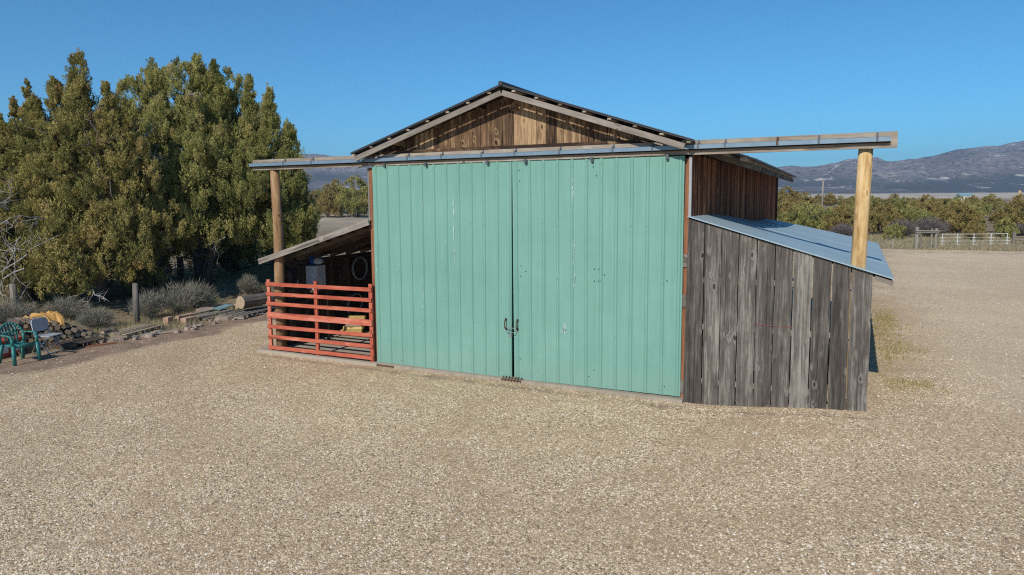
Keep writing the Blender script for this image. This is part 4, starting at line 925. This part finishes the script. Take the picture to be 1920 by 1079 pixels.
def juniper(base, lobes, seed, label, group, mat, dens=26, K=34, size=0.42, leaf=0.085, drop=0.6, sh=0.0, stems=4, dead=()):
    z = GZ(*base); t = thing('juniper_tree', (base[0], base[1], z), label, 'tree', group); rs = np.random.RandomState(seed)
    L3 = [(R2[0]*(a+sh)+F2[0]*b, R2[1]*(a+sh)+F2[1]*b, z0, z1-drop, rd) for (a, b, z0, z1, rd) in lobes]
    V, T_, rn = foliage(L3, dens, K, size, leaf, seed)
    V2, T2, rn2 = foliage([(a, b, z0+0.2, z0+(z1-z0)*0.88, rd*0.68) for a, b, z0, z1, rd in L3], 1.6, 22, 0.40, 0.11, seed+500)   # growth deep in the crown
    V, T_, rn = np.vstack([V, V2]), np.vstack([T_, T2+len(V)]), np.concatenate([rn, rn2*0.6]); np_mesh('foliage', V, T_, rn, mat, t)  # deep leaves tinted darker, painting the shade inside the crown
    m = MB()
    for k in range(stems):
        lb = L3[k % len(L3)]; a = rs.rand()*6.28; top = Vector((lb[0]*0.9, lb[1]*0.9, lb[2]+(lb[3]-lb[2])*0.8)); b0 = Vector((0.22*math.cos(a), 0.22*math.sin(a), -0.15)); pts = []
        for i in range(7):
            q = i/6; p = b0.lerp(top, q); p.x = b0.x+(top.x-b0.x)*q**1.0+rs.normal()*0.06; p.y += rs.normal()*0.06; pts.append(p)
        m.tube(pts, [0.19*(1-0.85*i/6) for i in range(7)], 8)
        for i in range(1, 6):
            for _ in range(2):
                a2 = rs.rand()*6.28; m2 = pts[i]; branch(m, m2, (math.cos(a2), math.sin(a2), 0.5), rs.uniform(0.9, 1.7), 0.05, rs, 1, 2)
    o = m.build('trunk', M['bark'], smooth=True); o.parent = t; o.matrix_parent_inverse = Matrix()
    if dead:
        for (a, b, zz, ln) in dead:
            m = MB(); p = (R2[0]*a+F2[0]*b, R2[1]*a+F2[1]*b, zz); q = Vector((R2[0]*rs.uniform(-0.9, 0.9)-F2[0]*0.8, R2[1]*rs.uniform(-.9, .9)-F2[1]*0.8, rs.uniform(-0.5, 0.35))); branch(m, p, q, ln, 0.028, rs, 2, 4)
            o = m.build('dead_branch', M['dead'], smooth=True); o.parent = t; o.matrix_parent_inverse = Matrix()
    return t
GRP = 'junipers standing left of the barn'
UG = 'juniper saplings under the left junipers'
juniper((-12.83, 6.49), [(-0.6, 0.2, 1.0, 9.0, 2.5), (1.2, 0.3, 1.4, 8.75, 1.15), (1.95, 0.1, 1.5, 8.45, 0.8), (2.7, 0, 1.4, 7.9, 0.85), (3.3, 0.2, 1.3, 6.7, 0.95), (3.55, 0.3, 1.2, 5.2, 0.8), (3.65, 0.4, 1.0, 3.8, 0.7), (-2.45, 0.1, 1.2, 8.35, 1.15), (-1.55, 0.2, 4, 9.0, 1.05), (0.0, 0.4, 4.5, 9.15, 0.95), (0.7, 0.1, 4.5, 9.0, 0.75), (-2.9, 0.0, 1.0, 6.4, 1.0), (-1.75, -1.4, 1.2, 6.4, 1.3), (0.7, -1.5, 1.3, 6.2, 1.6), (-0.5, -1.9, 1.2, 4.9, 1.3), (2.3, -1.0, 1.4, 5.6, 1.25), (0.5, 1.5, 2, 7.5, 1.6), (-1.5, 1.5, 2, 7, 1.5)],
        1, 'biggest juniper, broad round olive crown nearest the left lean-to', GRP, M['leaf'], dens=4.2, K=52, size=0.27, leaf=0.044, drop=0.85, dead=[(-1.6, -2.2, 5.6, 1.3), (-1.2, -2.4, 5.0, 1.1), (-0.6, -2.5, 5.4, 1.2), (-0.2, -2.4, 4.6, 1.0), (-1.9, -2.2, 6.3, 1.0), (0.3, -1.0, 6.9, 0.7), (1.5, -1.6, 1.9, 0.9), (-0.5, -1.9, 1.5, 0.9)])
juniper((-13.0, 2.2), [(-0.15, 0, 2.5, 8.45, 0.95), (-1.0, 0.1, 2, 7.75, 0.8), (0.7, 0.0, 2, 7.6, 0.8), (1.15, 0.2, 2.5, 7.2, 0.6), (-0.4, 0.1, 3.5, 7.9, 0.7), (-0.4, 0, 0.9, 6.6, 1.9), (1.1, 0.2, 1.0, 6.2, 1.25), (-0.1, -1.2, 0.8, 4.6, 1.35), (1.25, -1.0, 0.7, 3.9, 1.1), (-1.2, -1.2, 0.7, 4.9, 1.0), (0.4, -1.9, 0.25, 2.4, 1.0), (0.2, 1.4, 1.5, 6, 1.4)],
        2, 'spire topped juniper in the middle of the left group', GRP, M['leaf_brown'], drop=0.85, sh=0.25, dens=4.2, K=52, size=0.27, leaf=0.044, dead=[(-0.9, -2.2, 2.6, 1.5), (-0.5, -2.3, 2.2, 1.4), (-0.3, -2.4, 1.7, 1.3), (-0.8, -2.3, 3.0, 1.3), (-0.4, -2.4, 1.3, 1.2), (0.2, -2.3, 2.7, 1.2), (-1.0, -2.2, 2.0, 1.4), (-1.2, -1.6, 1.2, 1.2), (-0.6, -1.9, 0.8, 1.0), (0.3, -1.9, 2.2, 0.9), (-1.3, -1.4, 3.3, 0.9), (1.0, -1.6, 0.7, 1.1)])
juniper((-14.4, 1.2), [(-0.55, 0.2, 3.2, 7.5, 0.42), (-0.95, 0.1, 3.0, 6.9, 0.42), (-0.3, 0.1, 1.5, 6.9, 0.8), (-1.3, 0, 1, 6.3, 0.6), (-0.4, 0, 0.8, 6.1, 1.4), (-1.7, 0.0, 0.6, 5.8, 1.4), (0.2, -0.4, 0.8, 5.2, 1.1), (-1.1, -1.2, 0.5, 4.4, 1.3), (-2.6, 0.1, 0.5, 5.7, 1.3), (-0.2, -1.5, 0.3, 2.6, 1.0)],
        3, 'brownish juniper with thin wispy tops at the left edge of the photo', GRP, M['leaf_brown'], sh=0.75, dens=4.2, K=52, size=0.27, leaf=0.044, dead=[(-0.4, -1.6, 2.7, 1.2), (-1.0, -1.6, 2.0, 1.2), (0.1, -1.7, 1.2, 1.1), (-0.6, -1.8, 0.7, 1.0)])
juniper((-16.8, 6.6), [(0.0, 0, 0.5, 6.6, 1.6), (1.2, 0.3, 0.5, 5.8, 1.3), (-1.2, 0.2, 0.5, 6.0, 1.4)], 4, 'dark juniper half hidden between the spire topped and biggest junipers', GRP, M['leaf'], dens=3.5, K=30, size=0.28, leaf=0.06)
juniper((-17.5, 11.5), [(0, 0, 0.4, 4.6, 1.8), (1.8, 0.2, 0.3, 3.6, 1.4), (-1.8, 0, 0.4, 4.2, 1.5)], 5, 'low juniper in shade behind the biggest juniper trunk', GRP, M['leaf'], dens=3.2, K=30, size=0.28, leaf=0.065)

for i, (c, lb, lab) in enumerate((((-14.6, 4.6), [(0, 0, 0.1, 2.0, 1.1), (0.9, 0.2, 0.1, 1.5, 0.9)], 'low juniper sapling in shade between the spire topped juniper and the biggest trunk'), ((-14.2, 9.2), [(0, 0, 0.1, 2.4, 1.2), (-1.0, 0, 0.1, 1.8, 1.0)], 'low juniper sapling right behind the biggest juniper trunk'), ((-11.7, 9.6), [(0, 0, 0.1, 1.7, 0.9), (0.7, 0.2, 0.1, 1.2, 0.8)], 'small juniper sapling just left of the brown post'), ((-14.6, 11.6), [(0, 0, 0.1, 2.6, 1.3), (1.1, 0, 0.1, 2.0, 1.0)], 'larger juniper sapling in shade behind the brown post'), ((-16.5, 3.0), [(0, 0, 0.1, 2.6, 1.5)], 'dark sapling filling the gap behind the spire topped juniper'), ((-12.1, 3.6), [(0, 0, 0.05, 1.3, 0.8)], 'knee high juniper sapling behind the grey fence post'))):
    juniper(c, lb, 80+i, lab, UG, M['leaf'], dens=3.5, K=30, size=0.24, leaf=0.055, drop=0.1, stems=2)
# ------------------------------------------------------------------ background junipers: a few source trees, copied
def proto(seed, mat):
    rs = np.random.RandomState(seed); n = rs.randint(4, 7)
    lob = [(0, 0, 0.25, 3.3+rs.rand()*0.5, 1.5)]
    for k in range(n):
        a = k/n*6.28+rs.rand(); rr_ = rs.uniform(0.8, 1.5); lob.append((rr_*math.cos(a), rr_*math.sin(a), 0.15, rs.uniform(1.9, 3.1), rs.uniform(0.8, 1.2)))
    V, T_, rn = foliage(lob, 3.0, 16, 0.30, 0.115, seed, 7)
    t = bpy.data.objects.new('juniper_tree', None); link(t); np_mesh('foliage', V, T_, rn, mat, t)
    m = MB()
    for k in range(3):
        a = rs.rand()*6.28; m.tube([(0.1*math.cos(a), 0.1*math.sin(a), -0.2), (0.3*math.cos(a), 0.3*math.sin(a), 0.8), (0.7*math.cos(a), 0.7*math.sin(a), 2.0)], [0.13, 0.10, 0.04], 6)
    o = m.build('trunk', M['bark']); o.parent = t; o.matrix_parent_inverse = Matrix()
    return t
protos = [proto(100+i, M['leaf_far'] if i % 3 else M['leaf']) for i in range(5)]; used = [False]*5
def dup(root):
    c = root.copy(); COL.objects.link(c)
    for ch in list(root.children):
        k = ch.copy(); COL.objects.link(k); k.parent = c
    return c
rb = random.Random(31); cnt = 0
def far_tree(lat, fwd, sc, label, group, hsc=0.74):
    global cnt
    i = cnt % 5; cnt += 1; t = protos[i] if not used[i] else dup(protos[i]); used[i] = True
    x_, y_ = at(lat, fwd); t.location = (x_, y_, GZ(x_, y_)); t.rotation_euler.z = rb.uniform(0, 6.28); t.scale = (sc, sc, sc*hsc); tag(t, label, 'tree', group)
GB = 'junipers in the belt beyond the yard'
# front row, right of the barn (lat, fwd, scale)
front = [(23.6, 57, 0.98, 'bushy olive juniper just right of the barn eave behind the blue roof'), (26.9, 57, 0.86, 'olive juniper seen between the blue roof and the yellow post'), (30.3, 57, 0.90, 'olive juniper just right of the yellow post'), (33.1, 58, 0.88, 'brown olive juniper behind the timber gate frame'), (36.2, 57, 0.98, 'tall full juniper behind the left end of the white fence'), (39.0, 60, 0.84, 'juniper behind the middle of the white fence'), (41.2, 57, 0.95, 'full juniper behind the brown rail fence'), (44.4, 58, 1.0, 'juniper at the right edge of the photo behind the rail fence')]
for (la, fw, sc, lab) in front: far_tree(la, fw, sc, lab, GB)
for (la, fw, sc, lab) in ((27.6, 50.5, 0.36, 'small round juniper shrub left of the timber gate frame'), (33.0, 50.0, 0.38, 'small green juniper shrub behind the white fence'), (36.0, 51, 0.42, 'small pointed juniper right of the shrub behind the white fence')): far_tree(la, fw, sc, lab, GB, 0.95)
REAR = 'olive juniper in the rear rows of the belt between the yard and the valley'
for k in range(62):
    fw = 61.5+rb.random()**1.3*95; la = fw*rb.uniform(0.34, 0.80); far_tree(la, fw, rb.uniform(0.62, 1.06), REAR, GB)
for k in range(16):
    fw = rb.uniform(84, 150); la = fw*rb.uniform(0.22, 0.42); far_tree(la, fw, rb.uniform(0.8, 1.1), REAR, GB)
LB = 'junipers on the slope behind the left lean-to'
for la, fw, sc, lab in ((-26.2, 104, 1.42, 'dark rounded juniper on the slope left of the barn corner'), (-21.3, 96, 1.5, 'big juniper touching the barn corner above the left lean-to'), (-28.5, 92, 1.0, 'small juniper low on the slope beside the brown post'), (-24.6, 94, 0.95, 'small juniper at the top edge of the bare dirt slope')): far_tree(la, fw, sc, lab, LB, 0.95)
for k in range(22):
    fw = rb.uniform(108, 190); la = fw*rb.uniform(-0.42, -0.15); far_tree(la, fw, rb.uniform(0.8, 1.2), 'distant juniper scattered on the hillside left of the barn', LB)
for k in range(7):
    far_tree(-rb.uniform(24, 38), rb.uniform(40, 62), rb.uniform(0.6, 1.0), 'juniper on the slope glimpsed through the left juniper group', LB)

# ------------------------------------------------------------------ shrubs, grass
def shrub(name, c, R_, H_, n, seed, mat, label, cat, group=None, fine=0.012, L=0.16):
    rs = np.random.RandomState(seed); x_, y_ = c; z = GZ(x_, y_); a = rs.rand(n)*6.28; e = rs.rand(n)**0.6; rho = rs.rand(n)**0.5
    tip = np.stack([R_*rho*np.cos(a), R_*rho*np.sin(a), H_*np.sqrt(np.clip(1-(rho*0.85)**2, 0, 1))*(0.75+0.35*rs.rand(n))], 1)
    P = tip*e[:, None]; P[:, 2] += 0.01; D = tip/np.linalg.norm(tip, axis=1, keepdims=True)+rs.normal(size=(n, 3))*0.35
    V, T_ = blades(P, D, L*(0.6+0.8*rs.rand(n)), np.full(n, fine), rs)
    o = np_mesh(name, V+0, T_, np.repeat(np.clip(0.45+0.25*rs.normal(size=n), 0, 1), 3), mat); o.location = (x_, y_, z); tag(o, label, cat, group)
SG = 'sagebrush along the left edge of the yard'
for i, (c, R_, H_, lab) in enumerate((((-9.35, 1.55), 0.55, 0.85, 'tall grey sagebrush just right of the grey fence post'), ((-9.4, 2.6), 0.75, 0.95, 'widest bare grey sagebrush behind the timber blocks'), ((-9.55, 3.4), 0.6, 0.9, 'grey sagebrush behind the plank pile'), ((-9.3, -0.1), 0.5, 0.55, 'low grey green sagebrush left of the grey fence post'), ((-11.0, 0.2), 0.6, 0.6, 'dull sagebrush under the spire topped juniper'), ((-11.4, -1.0), 0.6, 0.6, 'dull sagebrush behind the firewood stack'), ((-11.9, -1.6), 0.6, 0.7, 'sagebrush at the left edge beside the leaning board'), ((-10.3, 6.2), 0.35, 0.7, 'small grey sagebrush under the biggest juniper'), ((-9.2, 6.9), 0.5, 0.6, 'sagebrush in shade left of the red panel'))):
    shrub('sagebrush', c, R_, H_, 2600, 40+i, M['sage'], lab, 'bush', SG)
for i, (la, fw, R_, H_, lab) in enumerate(((29.0, 52, 1.0, 1.25, 'bare purple grey bush left of the timber gate frame'), (31.6, 53, 1.4, 1.4, 'bare purple grey bush behind the timber gate frame'), (37.8, 52, 1.1, 0.9, 'bare grey bush behind the brown rail fence'), (24.6, 52, 0.9, 1.0, 'bare twiggy bush beside the blue roof corner'), (27.6, 66, 1.6, 2.6, 'bare pinkish thicket among the junipers left of the yellow post'))):
    x_, y_ = at(la, fw); shrub('bare_bush', (x_, y_), R_, H_, 2600, 60+i, M['purple_brush'], lab, 'bush', 'bare bushes beyond the yard', 0.03, 0.35)
def tufts(name, pts, seed, mat, label, n=14, L=0.22, wd=0.010, spread=0.07):
    rs = np.random.RandomState(seed); P = np.repeat(np.array(pts), n, 0); m_ = len(P); P[:, :2] += rs.normal(size=(m_, 2))*spread
    z = gh(P[:, 0], P[:, 1]); P = np.stack([P[:, 0], P[:, 1], z-0.01], 1); D = rs.normal(size=(m_, 3))*0.45+np.array([0, 0, 1.0])
    V, T_ = blades(P, D, L*(0.4+0.9*rs.rand(m_)), np.full(m_, wd), rs)
    o = np_mesh(name, V, T_, np.repeat(rs.rand(m_), 3), mat); tag(o, label, 'grass', kind='stuff'); return o
rs = np.random.RandomState(77)
p = np.vstack([np.stack([rs.uniform(-19, -8.0, 5200), rs.uniform(-4, 13, 5200)], 1), np.stack([-8.4+rs.normal(size=700)*0.45, rs.uniform(-1, 5, 700)], 1)]); p = p[(wob(p[:, 0]*1.5, p[:, 1]*1.5, 1.0) > -0.3)]
tufts('dry_grass', p, 1, M['dry_grass'], 'dry tan grass and litter under the left junipers')
q_ = np.stack([rs.uniform(16, 50, 5200), rs.uniform(40, 57, 5200)], 1); p = np.array([at(a, b) for a, b in q_]); p = p[p[:, 1] > 35.4+0.12*(p[:, 0]-12)]
tufts('dry_grass', p, 2, M['dry_grass'], 'dry pale grass along the far fence', n=9, L=0.24, wd=0.022, spread=0.2)
p = np.vstack([np.stack([xc+rs.normal(size=n_)*xs_, yc+rs.normal(size=n_)*ys], 1) for xc, xs_, yc, ys, n_ in ((9.95, 0.22, 8.6, 1.3, 70), (10.0, 0.24, 5.1, 0.5, 40), (10.1, 0.22, 2.0, 0.22, 26), (9.8, 0.16, 6.5, 3.2, 60))]); p = p[(p[:, 0] > 9.6) & (p[:, 1] > 1.2)]
tufts('green_weeds', p, 3, M['green_weed'], 'yellow green weeds growing beside the right lean-to', n=20, L=0.085, wd=0.012, spread=0.10)
p = np.vstack([np.stack([rs.uniform(0.2, 9.3, 60), -0.14-0.10*rs.rand(60)], 1), np.array([(3.2, -0.2), (5.15, -0.17), (4.0, -0.2), (3.3, -0.22)])])
tufts('dry_grass', p, 4, M['dry_grass'], 'sparse dry grass sprouting at the foot of the barn front', n=5, L=0.09, wd=0.008, spread=0.04)

# ------------------------------------------------------------------ far fences and poles, right
wf = thing('pipe_fence', (*at(29.4, 44.5), GZ(*at(29.4, 44.5))), 'white pipe fence panel run beyond the gravel yard', 'fence')
def W(la, fw, z): x_, y_ = at(la, fw); return Vector((x_, y_, GZ(x_, y_)+z))
fpts = [(27.45, 44.6), (28.4, 44.55), (29.4, 44.5), (30.5, 44.5), (31.5, 44.45)]
for la, fw in fpts:
    m = MB(); m.tube([W(la, fw, -0.05), W(la, fw, 0.78)], 0.022, 7); m.build('post', M['white_paint'], wf)
    m = MB()
    for z in (0.51, 0.30, 0.10): m.beam(W(la-0.14, fw-0.03, z), W(la+0.14, fw-0.03, z), 0.02, 0.04, rnd=0.5)
    m.build('rail_clamp', M['white_paint'], wf)
for z in (0.74, 0.51, 0.30, 0.10):
    m = MB(); m.tube([W(la, fw, z) for la, fw in fpts], 0.017 if z > 0.7 else 0.007, 6); m.build('rail', M['white_paint'], wf)
rf = thing('rail_fence', (*at(33.2, 45), GZ(*at(33.2, 45))), 'short brown timber rail fence right of the white pipe fence', 'fence')
for la in (32.3, 33.15, 34.6):
    m = MB(); m.tube([W(la, 45, -0.1), W(la+0.03, 45, 0.86)], 0.11 if la < 33 else 0.075, 8); m.build('post', M['oldpost'], rf)
for z in (0.52, 0.33):
    m = MB(); m.tube([W(32.3, 44.93, z), W(34.6, 44.93, z+0.03)], 0.045, 7); m.build('rail', M['oldpost'], rf)
gt = thing('timber_gate', (*at(24.9, 42), GZ(*at(24.9, 42))), 'weathered timber gate frame with crossbar at the yard end', 'gate frame')
for la, rad, h in ((24.3, 0.10, 1.35), (24.55, 0.055, 0.9), (25.2, 0.055, 1.25), (25.46, 0.08, 1.25)):
    m = MB(); m.tube([W(la, 42, -0.1), W(la+0.02, 42, h)], rad, 8); m.build('post', M['oldpost'], gt)
m = MB(); m.tube([W(24.2, 41.9, 1.0), W(25.6, 41.9, 1.02)], 0.045, 7); m.build('crossbar', M['oldpost'], gt)
m = MB(); m.tube([W(24.2, 41.9, 1.12), W(25.6, 41.9, 1.10)], 0.035, 7); m.build('crossbar', M['oldpost'], gt)
m = MB(); m.tube([W(24.5, 41.9, 0.1), W(25.05, 41.9, 0.55)], 0.035, 7); m.build('brace', M['oldpost'], gt)
for la, fw, h, lab in ((23.0, 42.2, 0.62, 'thin grey stake left of the timber gate frame'), (20.4, 42.5, 0.8, 'thin grey stake close behind the yellow post')):
    m = MB(); m.tube([W(la, fw, -0.1), W(la, fw, h)], 0.035, 7); tag(m.build('fence_stake', M['oldpost']), lab, 'stake')
m = MB(); b_ = W(44.2, 100, 0); m.tube([b_, Vector((b_.x, b_.y, 5.3))], [0.14, 0.11], 9); tag(m.build('utility_pole', M['oldpost'], smooth=True), 'bare grey pole standing among junipers left of the yellow post', 'pole')
m = MB(); b_ = W(72.2, 100, 0); m.tube([b_, Vector((b_.x, b_.y, 3.7))], [0.22, 0.18], 9); tag(m.build('utility_pole', M['orange_pole'], smooth=True), 'short orange brown pole near the right edge of the photo', 'pole')
ho = thing('distant_shed', W(115.5, 179.5, 0), 'tiny pale shed with a teal roof far off among the junipers', 'shed', rz=0.5); ho.scale = (0.5, 0.5, 0.62)
m = MB(); m.box((0, 0, 1.9), (6, 4, 3.8)); o = m.build('wall', M['white_paint']); o.parent = ho
m = MB(); m.add([(-3.3, -2.3, 3.8), (3.3, -2.3, 3.8), (3.3, 2.3, 3.8), (-3.3, 2.3, 3.8), (-3.3, 0, 4.9), (3.3, 0, 4.9)], [(0, 1, 5, 4), (2, 3, 4, 5), (0, 4, 3), (1, 2, 5), (0, 3, 2, 1)]); o = m.build('roof', M['teal_tin']); o.parent = ho
m = MB(); m.box((0.5, -2.01, 1.05), (1.0, 0.04, 2.1)); o = m.build('door', M['teal_tin']); o.parent = ho

# ------------------------------------------------------------------ haze over the valley
hz_m = bpy.data.materials.new('valley_haze'); hz_m.use_nodes = True; ht = hz_m.node_tree
ht.nodes.remove(ht.nodes['Principled BSDF']); pv = ht.nodes.new('ShaderNodeVolumePrincipled')
pv.inputs['Color'].default_value = (0.52, 0.74, 1.0, 1); pv.inputs['Density'].default_value = 0.00019; pv.inputs['Anisotropy'].default_value = 0.1
ht.links.new(pv.outputs[0], ht.nodes['Material Output'].inputs['Volume'])
me = bpy.data.meshes.new('haze'); hb = 6500.0
me.from_pydata([(sx*hb, sy*hb, zz) for zz in (-8.0, 300.0) for sx, sy in ((-1, -1), (1, -1), (1, 1), (-1, 1))], [], [(3, 2, 1, 0), (4, 5, 6, 7), (0, 1, 5, 4), (1, 2, 6, 5), (2, 3, 7, 6), (3, 0, 4, 7)])
me.materials.append(hz_m); o = bpy.data.objects.new('haze', me); link(o); tag(o, 'thin blue air haze over the valley', 'haze', kind='stuff')
